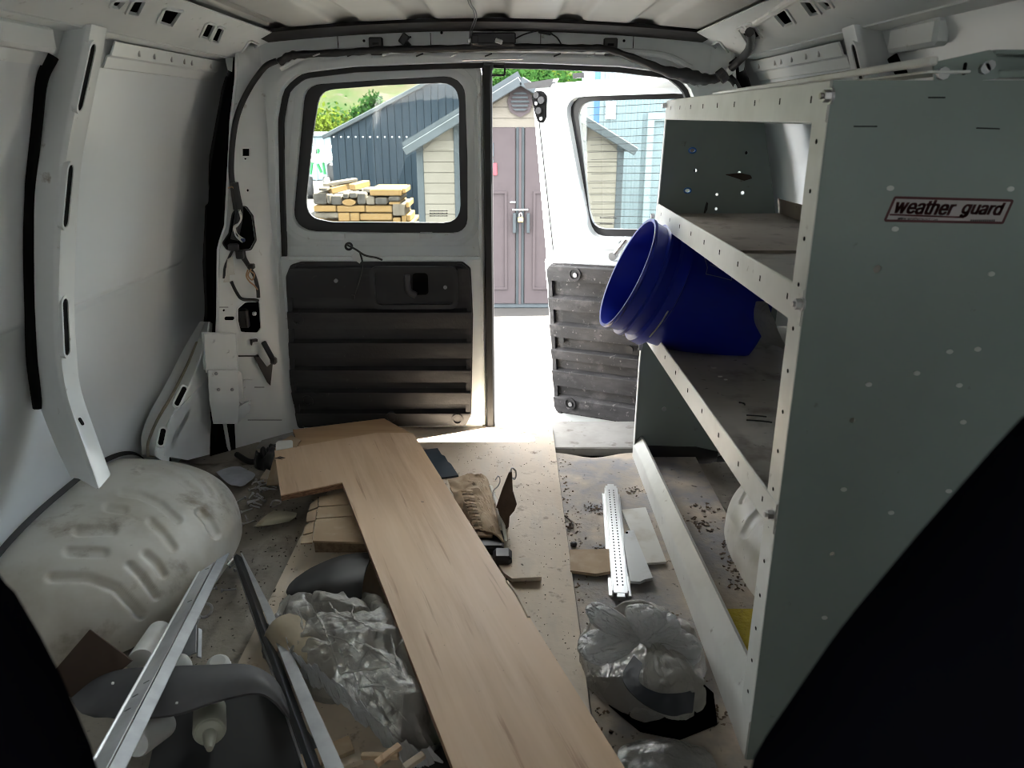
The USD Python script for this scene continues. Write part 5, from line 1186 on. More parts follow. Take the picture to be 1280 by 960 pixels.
def clump(cs, sp):
    def f(r):
        c = cs[r.integers(len(cs))]; return c[0] + r.normal() * sp, c[1] + r.normal() * sp
    return f
edge = lambda r: (0.218 + abs(r.normal()) * .018, r.uniform(.9, 2.2))
c1 = [onZ(x, y, 0)[:2] for x, y in [(745, 636), (750, 640), (790, 617), (800, 614), (735, 640), (750, 690), (750, 708), (715, 660), (835, 770), (845, 800), (870, 850), (895, 900)]]
CH = mat('leaf_bits', (0.13, 0.085, 0.045), [((0.05, 0.03, 0.02), 50, .45, .6)], rough=0.8)
obj('leaf_litter', [bits(150, edge, zf, .0026, 1), bits(240, clump(c1, .014), zf, .0026, 2)], CH, None, smooth=False, label='brown leaf and bark bits along the mat', cat='litter', kind='stuff')
c2 = [onZ(x, y, 0)[:2] for x, y in [(870, 655), (880, 660), (905, 690), (915, 705), (920, 720), (925, 735), (885, 640)]]
obj('wood_shavings', [bits(150, clump(c2, .018), lambda x, y: .0072, .0035, 3)], CH, None, smooth=False, label='brown shavings on the floor under the shelving', cat='litter', kind='stuff')
obj('sawdust', [bits(420, lambda r: (r.uniform(-.1, .21), r.uniform(.9, 2.4)), zf, .0010, 4), bits(240, lambda r: (r.uniform(-.62, -.42), r.uniform(1.05, 2.1)), lambda x, y: .0015 if x < -.462 else .016, .0018, 5)], mat('dust_dark', (0.05, 0.038, 0.028), rough=0.9), None, smooth=False, label='fine dark grit scattered on the plywood sheet and metal floor', cat='grit', kind='stuff')
tw = curve([onZ(x, y, .012) for x, y in [(700, 652), (706, 657), (716, 660), (714, 652), (706, 645)]], 24)
obj('dry_twig', tube(tw, .0022, 5), BROWN, None, label='bent dark twig at the seam between plywood sheet and mat', cat='twig')
obj('rubber_plug', lathe([(0, 0), (.008, 0), (.009, .006), (.004, .010), (0, .010)], onZ(717, 682, .007), (0, 0, 1), 16, close=False), BLACK, None, label='tiny black plug on the mat beside the cardboard piece', cat='plug')
# ================================================================== WIRING, LAMP AND ADDED SEATS
hy = lambda pts, Y=2.41: [onY(x, y, Y) for x, y in pts]
H = thing('header_harness', 'black taped wiring harness running along the rear header', 'wiring harness', tuple(onY(600, 64, 2.41)))
main = curve(hy([(349, 78), (362, 70), (380, 68), (440, 65), (480, 62), (540, 61), (600, 60), (660, 59), (720, 60), (756, 61), (790, 72), (830, 88), (860, 95), (880, 99), (900, 98)]), 90)
obj('taped_loom', tube(main, np.interp(np.linspace(0, 1, len(main)), [0, .1, .15, .7, .78, .86, 1], [.011, .012, .010, .010, .013, .022, .011]) * (1 + .12 * np.sin(np.arange(len(main)) * 1.7)), 9), BLACK, H, smooth=60)
_rn = V3(-RN[0], 0, RN[2]); _ro = V3(0.74, 0, 1.183) + _rn * .018
rgt = curve([*hy([(896, 98), (906, 93)], 2.40), *[onP(x, y, _ro, _rn) for x, y in [(926, 74), (936, 62), (939, 50), (937, 40)]]], 40)
obj('loom_branch', tube(rgt, .011, 9), BLACK, H, smooth=60)
obj('loom_branch', tube(curve(hy([(906, 94), (916, 100), (924, 114), (930, 128)], 2.39), 20), .010, 8), BLACK, H, smooth=60)
for x, y in ((901, 92), (912, 88), (918, 80), (905, 97)):
    obj('tape_wrap', tube(hy([(x - 4, y + 3), (x + 4, y - 3)], 2.385), .013, 8), BLACK if x != 912 else PLAST, H)
for k in range(9):
    x = 395 + 43 * k
    obj('retainer_clip', bar(*hy([(x - 4, 70.5), (x + 5, 67)], 2.40), .004, .003, (0, -1, 0), .001), BLACK if k % 2 else STEEL, H)
for x, y in ((470, 55), (763, 56)):
    c = onY(x, y, 2.425); b = obj('hook_bracket', [rbox(c, (0.040, 0.016, 0.036), .003), rbox(c + V3(0, 0, -.024), (0.034, .014, .012), .003)], BLACK, H)
    obj('bracket_slot', rbox(c + V3(0, -.009, 0), (0.018, 0.002, 0.006), .0008), CAVITY, b)
c = onY(505, 49, 2.415)
obj('plug_connector', [rbox(c, (0.022, 0.018, 0.030), .003, np.array([[.8, 0, .6], [0, 1, 0], [-.6, 0, .8]])), bar(c, onY(514, 46, 2.415), .005, .005), bar(c, onY(513, 58, 2.412), .012, .010)], BLACK, H)
LM = thing('brake_lamp_housing', 'black brake lamp housing clipped to the middle of the rear header', 'lamp housing', tuple(onY(616, 48, 2.42)))
c = onY(617, 48, 2.415)
obj('housing', [rbox(c, (0.128, 0.030, 0.030), .004), rbox(onY(594, 50, 2.41), (0.020, 0.028, 0.026), .003)], BLACK, LM)
obj('lower_lip', rbox(onY(615, 56, 2.41), (0.13, 0.02, 0.010), .003), BLACK, LM)
obj('socket', bar(*hy([(619, 50), (628, 53)], 2.396), .010, .012, (0, 0, 1), .002), PLAST, LM, label='small white socket')
obj('metal_clip', rbox(onY(586, 51, 2.405), (.006, .01, .010), .001), STEEL, LM)
LW = thing('lamp_lead', 'thin black lead with an inline plug right of the brake lamp housing', 'cable', tuple(onY(680, 45, 2.42)))
obj('lead', tube(curve(hy([(641, 50), (655, 43), (670, 39), (676, 39)], 2.42), 20), .0022, 6), BLACK, LW)
obj('plug', bar(*hy([(673, 39), (689, 42)], 2.42), .010, .011, (0, -1, 0), .003), BLACK, LW)
obj('lead', tube(curve(hy([(689, 42), (697, 48), (703, 58)], 2.42), 16), .0022, 6), BLACK, LW)
cw = thing('ceiling_wires', 'pair of thin dark wires hanging from the roof to the brake lamp housing', 'wires', tuple(onY(592, 25, 2.36)))
for o in (0, 2.5):
    obj('wire', tube(curve([onY(583 + o, -6, 1.80), onY(587 + o, 6, 1.90), onY(592 + o, 14, 2.03), onY(593 + o, 24, 2.17), onY(588 + o, 38, 2.34), onY(587 + o * .4, 48, 2.408)], 30), .0016, 6), mat('wire_grey_%d' % (o > 0), (0.05, 0.05, 0.07), rough=0.4), cw)
ST = thing('latch_striker', 'black square door striker loop hanging under the header at the door gap', 'striker', tuple(onY(623, 86, 2.46)))
s_ = hy([(615, 79), (631, 79), (631, 94), (615, 94)], 2.46)
obj('loop', [bar(s_[i], s_[(i + 1) % 4], .006, .008, (0, -1, 0), .001) for i in (1, 2)] + [bar(s_[0], s_[1], .006, .008, (0, -1, 0), .001)], BLACK, ST)
obj('mount_block', rbox(onY(610, 82, 2.462), (0.03, 0.03, 0.03), .003), BLACK, ST)
obj('header_plate', bar(*hy([(578, 75.5), (654, 73.5)], 2.41), .004, .006, (0, -1, 0), .001), ALU, ST)
# left pillar harness
dy = lambda pts, o=.012: [onP(x, y, DO + DN * o, DN) for x, y in pts]
PH = thing('pillar_harness', 'black wiring harness with loose plugs hanging down the rear left pillar', 'wiring harness', tuple(dy([(295, 250)])[0]))
obj('taped_loom', tube(curve(hy([(346, 76), (333, 82)], 2.41) + dy([(322, 95), (312, 110), (301, 132), (294, 155), (290, 185), (289, 215), (292, 240), (295, 262)], .010), 50), .0085, 8), BLACK, PH, smooth=60)
obj('loom_branch', tube(curve(dy([(293, 228), (296, 246), (299, 262), (297, 280), (293, 300)], .016), 24), .012, 8), BLACK, PH, smooth=60)
for k, (p, mt_) in enumerate((([(285, 235), (291, 234), (295, 244), (296, 254)], COPPER), ([(298, 262), (300, 272), (296, 280), (292, 284), (294, 292), (302, 300)], WIREW), ([(300, 262), (302, 272), (298, 281), (294, 285), (297, 293), (305, 299)], WIREW), ([(299, 264), (301, 274), (297, 281), (293, 286), (295, 295), (303, 303)], PLAST), ([(310, 337), (308, 345), (312, 352), (318, 357), (322, 362)], COPPER), ([(312, 338), (318, 343), (315, 350), (310, 344), (314, 336)], COPPER))):
    obj('loose_wire', tube(curve(dy(p, .022 + .002 * k), 24), .0022, 6), mt_, PH)
for p, r in (([(297, 315), (303, 322), (312, 335), (318, 345), (322, 360), (323, 372)], .006), ([(292, 310), (285, 325), (281, 335), (280, 348)], .004), ([(289, 352), (296, 366), (303, 374), (318, 375), (323, 376)], .005), ([(304, 312), (306, 322), (310, 330)], .006)):
    obj('loom_branch', tube(curve(dy(p, .014), 24), r, 7), BLACK, PH, smooth=60)
for (x, y), sz, mt_ in (((300, 318), (.022, .02, .026), BLACK), ((314, 333), (.02, .02, .016), BLACK), ((303, 300), (.014, .014, .012), mat('plug_blue', (0.04, 0.06, 0.2), rough=.5)), ((292, 309), (.03, .018, .02), BLACK), ((318, 392), (.012, .012, .012), PLAST)):
    obj('plug_connector', rbox(dy([(x, y)], .022)[0], sz, .003), mt_, PH)
TG = thing('paper_tag', 'white paper tag wrapped on the pillar wiring', 'tag', tuple(dy([(286, 337)])[0]))
q = lambda pts, o: plate(Polygon([((onP(x, y, DO + DN * o, DN) - DO) @ DU, (onP(x, y, DO + DN * o, DN))[2]) for x, y in pts]), o, o + .001, MD)
obj('tag_upper', q([(284, 324), (291, 320), (293, 342), (282, 344)], .026), PAPER, TG)
obj('tag_lower', q([(282, 344), (293, 341), (294, 343), (287, 344), (287, 353), (279, 353)], .024), PAPER, TG)
# pocket contents and the lever seen in the lower opening
obj('pillar_latch', [rbox(dy([(305, 398)], -.02)[0], (.03, .02, .06), .008)], BLACK, None, label='black latch housing inside the lower pillar opening', cat='latch')

# ---- added black seat forms near the camera, outlined to darken the lower view corners
def seat(s, name_, label):
    t = thing(name_, label, 'seat', (CAM[0] + s * 0.42, 0.28, 0.0))
    # backrest outline in its own plane, shaped to cover a dark view corner
    if s > 0: pts = [(0.142, -0.02), (0.136, 0.56), (0.140, 0.66), (0.180, 0.752), (0.213, 0.811), (0.249, 0.871), (0.29, 0.93), (0.36, 0.97), (0.50, 0.97), (0.60, 0.90), (0.65, 0.7), (0.66, -0.02)]
    else: pts = [(-0.242, -0.02), (-0.240, 0.58), (-0.243, 0.672), (-0.253, 0.733), (-0.268, 0.786), (-0.30, 0.82), (-0.36, 0.845), (-0.50, 0.84), (-0.60, 0.80), (-0.66, 0.65), (-0.67, -0.02)]
    p = smoothpoly([(x + CAM[0], z) for x, z in pts], 0.03)
    layers = []
    for off, n in ((0.0, 0.0), (0.0, 0.05), (0.012, 0.068), (0.03, 0.078), (0.06, 0.083)):
        layers.append((p.buffer(-off) if off else p, n))
    M_ = frame((0, 0.34, 0), (1, 0, 0), (0, 0, 1))
    meshes = [plate(a, 0.0 if i == 0 else layers[i - 1][1] - .002, layers[i][1], M_) for i, (a, _) in enumerate(layers) if i]
    obj('backrest', bevel_stack(p, M_), SHADE_BLACK, t, smooth=60)
    obj('seat_cushion', rbox((CAM[0] + s * .42, -0.08, 0.30), (0.48, 0.50, 0.16), .05), SHADE_BLACK, t)
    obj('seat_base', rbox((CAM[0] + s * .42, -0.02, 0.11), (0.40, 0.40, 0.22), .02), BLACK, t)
def bevel_stack(p, M_):
    """a padded slab: outline rounded front and back"""
    prof = [(0.055, -0.045), (0.02, -0.036), (0.005, -0.02), (0.0, 0.0), (0.005, 0.02), (0.02, 0.036), (0.055, 0.045)]
    R = [resample(p.buffer(-o), 120) for o, _ in prof]
    rings = [np.column_stack([r, np.full(len(r), n)]) for r, (_, n) in zip(R, prof)]
    v = np.vstack(rings); n = 120; f = []
    for i in range(len(prof) - 1):
        for j in range(n):
            a0, a1 = i * n + j, i * n + (j + 1) % n; b0, b1 = a0 + n, a1 + n
            f += [[a0, a1, b1], [a0, b1, b0]]
    for base in (0, (len(prof) - 1) * n):
        c = len(v); v = np.vstack([v, v[base:base + n].mean(0)])
        f += [[c, base + (j + 1) % n, base + j] if base == 0 else [c, base + j, base + (j + 1) % n] for j in range(n)]
    return place(tm(v, f), M_)
seat(1, 'added_seat', 'added black seat form darkening the lower right corner, on the shelving side')
seat(-1, 'added_seat', 'added black seat form darkening the lower left corner, on the wheel arch side')
# ================================================================== OUTSIDE
G0 = -0.64
GRAV = mat('bright_gravel', (0.058, 0.056, 0.053), [((0.053, 0.051, 0.048), 1.5, 0.4, 0.65), ((0.05, 0.047, 0.042), 14, 0.62, 0.72)], rough=0.9, spec=0.05, bump=(0.2, 20))
gx = np.linspace(-40, 40, 60); gy = np.linspace(2.56, 34, 60); X, Y = np.meshgrid(gx, gy, indexing='ij')
struct('ground', sheet(np.stack([X, Y, G0 + 0.02 * (meshkit.fbm(np.stack([X, Y, X * 0], -1) * .8, 3, 2) - .5)], -1), 0.05), GRAV)
struct('road', sheet(np.array([[(-40, -30, G0 - .01), (-40, 2.57, G0 - .01)], [(40, -30, G0 - .01), (40, 2.57, G0 - .01)]], float), 0.05), GRAV)
# bumper step just outside the doors
struct('trim_19', [sbx(-0.85, 0.85, 2.60, 2.76, -0.20, -0.10, .015)], BLACK, label='black rear bumper step')

# ---- cream garden shed with grey double doors
YS = 7.0
CREAM = mat('cream_siding', (0.115, 0.107, 0.09), [((0.104, 0.096, 0.08), 6, .4, .7)], rough=0.6, spec=0.05)
MAUVE = mat('mauve_plastic', (0.041, 0.0335, 0.035), [((0.037, 0.030, 0.0315), 9, .4, .7)], rough=0.7, spec=0.2)
SLATE = mat('slate_trim', (0.036, 0.044, 0.048), [((0.03, 0.037, 0.04), 9, .4, .7)], rough=0.75, spec=0.2)
DARKG = mat('dark_glass', (0.02, 0.025, 0.03), rough=0.15)
sy = lambda x, y: onY(x, y, YS)
SH = thing('garden_shed', 'cream resin garden shed with mauve-grey double doors and gable vent', 'shed', (sy(650, 383)[0], YS + 1, G0))
xc = sy(650, 250)[0]; xl, xr = sy(523, 230)[0], sy(778, 230)[0]
hw_ = (xr - xl) / 2; xl, xr = xc - hw_, xc + hw_
zd0, zd1 = sy(650, 381)[2], sy(650, 159)[2]
dl, dr = sy(577, 250)[0], sy(723, 250)[0]
ze = sy(520, 180)[2]; za = sy(650, 100)[2]
bh = 0.0900
def roof_at(x): return za - (za - ze) * abs(x - xc) / (hw_ + 0.07) - 0.06
z = G0 + 0.03
while z < za - 0.12:
    z2 = z + bh - 0.005
    segs = [(xl + .055, dl - .05), (dr + .05, xr - .055)] if z2 < zd1 + 0.04 else [(xl + .055, xr - .055)]
    for a, b in segs:
        lim = lambda zz: hw_ * max(0, min(1, (za - .06 - zz) / max(za - ze, .01))) 
        a2, b2 = max(a, xc - lim(z2) + .0), min(b, xc + lim(z2))
        a1, b1 = max(a, xc - lim(z)), min(b, xc + lim(z))
        if b2 - a2 > 0.05:
            obj('siding_board', plate(Polygon([(a1, z), (b1, z), (b2, z2), (a2, z2)]), 0, 0.022, frame((0, YS, 0), (1, 0, 0), (0, 0, 1))), CREAM, SH)
    z += bh
obj('inner_wall', [plate(Polygon([(xl, G0), (xr, G0), (xr, ze - .02), (xc, za - .05), (xl, ze - .02)]), -0.03, 0.004, frame((0, YS, 0), (1, 0, 0), (0, 0, 1))), sbx(xl, xl + .03, YS, YS + 2.1, G0, ze, .003), sbx(xr - .03, xr, YS, YS + 2.1, G0, ze, .003), sbx(xl, xr, YS + 2.08, YS + 2.1, G0, ze, .003)], CREAM, SH)
for x in (xl + .028, xr - .028):
    obj('corner_trim', sbx(x - .030, x + .030, YS - .03, YS + .03, G0, roof_at(x) + .0, .006), SLATE, SH)
for s in (-1, 1):
    e = V3(xc + s * (hw_ + .09), YS - .12, ze - .03); a = V3(xc, YS - .12, za + .02)
    m = sheet(np.array([[a, a + V3(0, 2.4, 0)], [e, e + V3(0, 2.4, 0)]]), -0.05 * s if False else 0.05)
    obj('roof_slope', m, SLATE, SH)
    obj('roof_fascia', bar(a + V3(0, -.01, -.03), e + V3(0, -.01, -.03), .03, .07, (0, 0, 1), .006), SLATE, SH)
for s, (a, b) in ((-1, (dl, xc - .04)), (1, (xc + .04, dr))):
    D_ = obj('door', sbx(a, b, YS - .045, YS - .005, zd0 + .02, zd1, .006), MAUVE, SH)
    w = b - a
    for (u0, u1, v0, v1) in ((.16, .84, .10, .66),):
        obj('door_panel', plate(sbox(a + w * u0, zd0 + (zd1 - zd0) * v0, a + w * u1, zd0 + (zd1 - zd0) * v1).difference(sbox(a + w * u0 + .02, zd0 + (zd1 - zd0) * v0 + .02, a + w * u1 - .02, zd0 + (zd1 - zd0) * v1 - .02)), .045, .056, frame((0, YS, 0), (1, 0, 0), (0, 0, 1))), MAUVE, D_)
    zw0, zw1 = sy(626, 217)[2], sy(626, 177)[2]
    wx = (a + .13, b - .18) if s < 0 else (a + .18, b - .13)
    for i in range(3):
        for j in range(2):
            x0 = wx[0] + (wx[1] - wx[0]) * i / 3 + .008; x1 = wx[0] + (wx[1] - wx[0]) * (i + 1) / 3 - .008
            q0 = zw0 + (zw1 - zw0) * j / 2 + .008; q1 = zw0 + (zw1 - zw0) * (j + 1) / 2 - .008
            obj('window_pane', sbx(x0, x1, YS - .052, YS - .044, q0, q1, .002), DARKG, D_)
    hx_ = sy(643 if s < 0 else 660, 275)[0]
    obj('door_handle', [bar(V3(hx_, YS - .075, sy(643, 265)[2]), V3(hx_ + s * -.0, YS - .065, sy(643, 290)[2]), .028, .02, (0, -1, 0), .006), sbx(hx_ - .01, hx_ + .01, YS - .07, YS - .04, sy(643, 270)[2] - .02, sy(643, 270)[2] + .02, .004)], SLATE, D_)
obj('door_post', sbx(xc - .036, xc + .036, YS - .04, YS - .004, zd0, zd1, .005), SLATE, SH)
obj('door_post', sbx(xc - .012, xc + .012, YS - .06, YS - .04, zd0, zd1, .004), MAUVE, SH)
for x in (dl - .03, dr + .03): obj('door_jamb', sbx(x - .028, x + .028, YS - .03, YS, zd0, zd1 + .03, .005), SLATE, SH)
obj('threshold', sbx(dl - .05, dr + .05, YS - .10, YS, G0, zd0 + .02, .006), SLATE, SH)
vp = smoothpoly([tuple(sy(x, y)[[0, 2]]) for x, y in [(634, 128), (638, 114), (650, 107), (662, 114), (666, 128), (662, 140), (650, 147), (638, 140)]], .02)
MV = frame((0, YS, 0), (1, 0, 0), (0, 0, 1))
VN = obj('gable_vent', plate(vp, .02, .04, MV), MAUVE, SH)
vb = vp.bounds
for k in range(5):
    zz = vb[1] + .06 + k * (vb[3] - vb[1] - .12) / 4
    obj('vent_louvre', plate(vp.buffer(-.03).intersection(sbox(vb[0], zz - .008, vb[2], zz + .008)), .04, .058, MV), SLATE, VN)
PD = thing('padlock', 'brass padlock hanging on the hasp of the shed doors', 'padlock', tuple(sy(651, 272)))
c = sy(650.5, 273) - V3(0, .09, 0)
obj('lock_body', rbox(c, (.046, .022, .04), .005), BRASS, PD)
obj('shackle', tube([c + V3(.014 * math.cos(t), 0, .02 + .03 * math.sin(t) + (.008)) for t in np.linspace(0, np.pi, 12)], .004, 8), STEEL, PD)
hs = sy(650, 261) - V3(0, .075, 0)
obj('hasp_bar', rbox(hs, (.14, .012, .014), .002), STEEL, PD)
obj('hasp_tab', rbox(hs + V3(.055, .01, 0), (.04, .02, .02), .002), BLACK, PD)
obj('house_latch', rbox(sy(641, 252) - V3(0, .05, 0), (.05, .01, .012), .002), ALU, None, label='small bright metal bar on the left shed door', cat='latch')
RDm = mat('plain_red', (0.5, 0.02, 0.03), rough=0.5)
obj('red_patch', rbox(sy(619, 211) - V3(0, .054, 0), (.03, .004, .10), .001), RDm, None, label='red patch in the left shed door window', cat='sticker')  # upright red patch in front of the shed door pane

# ---- blue-grey metal building behind the lumber
YB = 13.6
BLUEG = mat('blue_grey_sheet', (0.010, 0.0175, 0.0245), [((0.0085, 0.015, 0.021), 3, .4, .7)], rough=0.8, spec=0.15)
yb_ = lambda x, y: onY(x, y, YB)
BN = thing('metal_building', 'dark blue-grey building clad in narrow vertical metal boards with a sloping roof edge', 'building', (yb_(600, 270)[0], YB + 2, G0))
bx0 = yb_(413, 168)[0]; e0, e1 = yb_(411, 168), yb_(536, 102)
sl = (e1[2] - e0[2]) / (e1[0] - e0[0]); bw = (yb_(421, 200)[0] - yb_(412, 200)[0])
k = 0; x = bx0; bx1 = yb_(598, 100)[0]
h = lambda q: e0[2] + sl * (q - e0[0]) - .02
while x < bx1:
    x2 = x + bw
    obj('cladding_board', plate(Polygon([(x + .004, G0), (x2 - .004, G0), (x2 - .004, h(x2)), (x + .004, h(x))]), 0, .03 if k % 2 else .024, frame((0, YB, 0), (1, 0, 0), (0, 0, 1))), BLUEG, BN)
    obj('cladding_screw', rbox((x + bw * .5, YB - .032, e0[2] - .04), (.022, .008, .022), .004), PLAST, BN)
    x = x2; k += 1
obj('inner_wall', [plate(Polygon([(bx0, G0), (x, G0), (x, h(x) - .01), (bx0, h(bx0) - .01)]), -.02, .004, frame((0, YB, 0), (1, 0, 0), (0, 0, 1))), sbx(bx0, bx0 + .03, YB, YB + 4, G0, h(bx0), .004), sbx(x - .03, x, YB, YB + 4, G0, h(x), .004), plate(Polygon([(bx0, G0), (x, G0), (x, h(x) - .01), (bx0, h(bx0) - .01)]), -.02, .004, frame((0, YB + 4, 0), (1, 0, 0), (0, 0, 1)))], BLUEG, BN)
ea, eb = V3(e0[0] - .1, YB, e0[2] - sl * .1), V3(x + .1, YB, e0[2] + sl * (x + .1 - e0[0]))
obj('roof_edge', bar(ea + V3(0, -.06, 0), eb + V3(0, -.06, 0), .05, .07, (0, 0, 1), .01), SLATE, BN)
obj('roof_slope', sheet(np.array([[ea + V3(0, -.08, .03), ea + V3(0, 4.1, .03)], [eb + V3(0, -.08, .03), eb + V3(0, 4.1, .03)]]), .03), SLATE, BN)

# ---- stacked timbers
YL = 11.8
NEWW = mat('new_timber', (0.135, 0.088, 0.038), [((0.115, 0.073, 0.03), 3, .4, .7, (1, 1, 5))], rough=0.7, spec=0.05)
OLDW = mat('weathered_timber', (0.085, 0.074, 0.058), [((0.062, 0.054, 0.043), 8, .4, .7)], rough=0.8, spec=0.05)
ENDW = mat('timber_end', (0.045, 0.042, 0.037), [((0.028, 0.026, 0.023), 12, .4, .65)], rough=0.85, spec=0.05)
yl = lambda x, y, Y=YL: onY(x, y, Y)
tim = [(385, 277, 450, 282, 'n', .9), (452, 277, 516, 282, 'n', .9),
       (393, 266, 423, 273, 'o', .9), (423, 266, 437, 277, 'n', .9), (437.5, 266, 449, 277, 'n', .9), (449.5, 267, 490, 276, 'n', .9), (491, 272, 501, 279, 'n', .7), (502, 268, 508, 279, 'n', .7), (508, 268, 513, 277, 'n', .6),
       (392, 257, 420, 265, 'n', .9), (421, 257, 456, 265.5, 'n', .9), (456.5, 257, 490, 266, 'n', .9), (491, 254, 506, 270, 'o', .7), (507, 252, 511, 260, 'n', .6),
       (391, 241, 408, 256, 'e', 1.2), (409, 243, 413, 255, 'e', 1.1), (413.5, 244, 427, 256.5, 'e', 1.2), (428, 249, 444, 257, 'r', 1.2), (428, 241, 436, 248.5, 'e', 1.1), (436, 240, 446, 248, 'e', 1.1), (446, 241, 457, 256, 'e', 1.1), (458, 246, 468, 256, 'o', .8), (468.5, 247, 484, 256, 'e', .8), (485, 246, 500, 252, 'e', .8), (486, 252.5, 500, 256, 'n', .8),
       (462, 236, 502, 245, 'n', .8), (502.5, 235, 507, 242, 'n', .6), (398, 234, 409, 239, 'e', 1.0)]
lab = {'n': 'pale new timber', 'o': 'weathered brown timber', 'e': 'grey sawn timber end', 'r': 'rounded light post end'}
names = {}
for k, (x0, y0, x1, y1, kd, dp_) in enumerate(tim):
    a, b = yl(x0, y1), yl(x1, y0); w, h_ = b[0] - a[0], b[2] - a[2]
    a[2] = max(a[2], G0 + .012)
    c = ((a[0] + b[0]) / 2, YL + dp_ / 2 + .012 * (k % 3), (a[2] + b[2]) / 2)
    t = thing('timber_beam', None, 'timber', c, 'stacked timbers')
    row_ = 'bottom row' if y0 >= 276 else 'second row' if y0 >= 265 else 'third row' if y0 >= 252.5 else 'upper row' if y0 >= 239.5 else 'top'
    n_ = names.setdefault((row_, kd), [0]); n_[0] += 1
    od = ('first', 'second', 'third', 'fourth', 'fifth', 'sixth', 'seventh', 'eighth')[n_[0] - 1]
    tag(t, f'{lab[kd]} in the {row_} of the lumber stack, {od} such from the left', None)
    if kd == 'r':
        m = lathe([(0, 0), (w * .5, 0), (w * .5, dp_), (0, dp_)], (c[0], YL, c[2]), (0, 1, 0), 18, close=False); m.vertices[:, 2] = c[2] + (m.vertices[:, 2] - c[2]) * h_ / w
    else:
        m = rbox(c, (w - .006, dp_, h_ - .006), .012 if kd != 'e' else .025)
    obj('beam_body', m, {'n': NEWW, 'o': OLDW, 'e': OLDW, 'r': NEWW}[kd], t)
    if kd in 'er':
        obj('sawn_end', rbox((c[0], YL - .002 + .012 * (k % 3), c[2]), ((w - .03) * (.8 if kd == 'r' else 1), .008, (h_ - .03) * (.8 if kd == 'r' else 1)), .003), ENDW if kd == 'e' else OLDW, t)
for k, (p, q, th, mt_) in enumerate((((405, 231), (445, 224.5), .05, OLDW), ((412, 238.5), (441, 231), .09, NEWW), ((440, 234), (459, 229), .09, NEWW), ((458, 238), (470, 236), .06, OLDW))):
    A, Bq = yl(*p, YL + .2), yl(*q, YL + .5)
    t = thing('timber_beam', ('thin weathered plank lying aslant on the very top of the lumber stack', 'pale slanting timber on the left of the stack top', 'pale slanting timber at the middle of the stack top', 'short weathered piece behind the middle of the stack top')[k], 'timber', tuple((A + Bq) / 2), 'stacked timbers')
    obj('beam_body', bar(A, Bq, .12, th, (0, 0, 1), .008), mt_, t)

# ---- pale container and garden machine beyond
CT = thing('pale_container', 'pale blue metal container behind the garden machine, left of the metal building', 'container', (onY(390, 220, 22)[0], 22.6, G0))
a, b = onY(340, 226, 22), onY(415, 166, 22)
obj('container_body', sbx(a[0], b[0], 22, 23.2, G0, b[2] - .1, .02), mat('pale_blue', (0.22, 0.28, 0.31), rough=0.5, spec=0.05), CT)
obj('container_roof', sbx(a[0] - .1, b[0] + .1, 21.9, 23.3, b[2] - .1, b[2], .02), mat('pale_roof', (0.14, 0.175, 0.19), rough=0.5, spec=0.05), CT)
for k in range(8): obj('container_rib', sbx(a[0] + .2 + k * .25, a[0] + .28 + k * .25, 21.97, 22.0, G0, b[2] - .12, .01), '/World/Looks/pale_blue', CT)
GM = thing('garden_machine', 'small green and white garden tractor left of the metal building', 'garden tractor', (onY(396, 222, 17)[0], 17, G0))
gm = lambda x, y, Y=17: onY(x, y, Y)
GRN = mat('machine_green', (0.03, 0.22, 0.07), rough=0.4)
a, b = gm(388, 203), gm(412, 192)
obj('hood', sbx(a[0], b[0], 16.9, 17.6, a[2], b[2], .04), PLAST, GM)
obj('canopy', sbx(gm(396, 186)[0], gm(412, 186)[0], 16.9, 17.6, gm(398, 186)[2], gm(398, 183)[2], .01), PLAST, GM)
for x0, y0, x1, y1 in ((390, 203, 388, 218), (404, 203, 406, 218), (385, 196, 392, 205), (397, 205, 402, 216), (398, 184, 398, 194)):
    obj('frame_bar', tube([gm(x0, y0), gm(x1, y1)], .03, 8), GRN, GM)
for x in (386, 407):
    c = gm(x, 214); c[2] = G0 + .22; obj('wheel', [lathe([(.08, -.07), (.22, -.07), (.24, -.03), (.24, .03), (.22, .07), (.08, .07)], c, (1, .25, 0), 24)], RUBBER, GM); obj('wheel', lathe([(0.0, -.04), (.09, -.04), (.09, .04), (0, .04)], c, (1, .25, 0), 16, close=False), PLAST, GM)
obj('steering_wheel', tube([gm(388, 188) + .14 * V3(math.cos(t), .3 * math.sin(t), math.sin(t) * .9) for t in np.linspace(0, 2 * np.pi, 20)[:-1]], .018, 6, closed=True), BLACK, GM)
obj('engine_block', sbx(gm(392, 0)[0], gm(404, 0)[0], 17.0, 17.5, G0 + .15, gm(398, 204)[2], .05), BLACK, GM)

# ---- pale blue ribbed building on the right
YR = 10.0
yr = lambda x, y: onY(x, y, YR)
PB_ = mat('pale_ribbed', (0.13, 0.165, 0.178), [((0.115, 0.148, 0.16), 3, .4, .7)], rough=0.5, spec=0.05)
RBd = thing('ribbed_building', 'pale blue ribbed metal building with a blue corner trim seen through the open door window', 'building', (yr(800, 290)[0], YR + 2, G0))
x0 = yr(753, 200)[0]; xs = np.arange(x0, x0 + 5.0, 0.0125); ph = ((xs - x0) / 0.075) % 1
off = np.where(ph < .35, .018, 0.0); off = np.convolve(np.pad(off, 1, 'edge'), [.25, .5, .25], 'valid')
obj('ribbed_wall', sheet(np.array([np.stack([xs, YR - off, np.full_like(xs, zz)], 1) for zz in (G0, 2.2)]), -.02), PB_, RBd, smooth=30)
obj('side_wall', sbx(x0, x0 + .05, YR, YR + 3.2, G0, 2.2, .01), PB_, RBd)
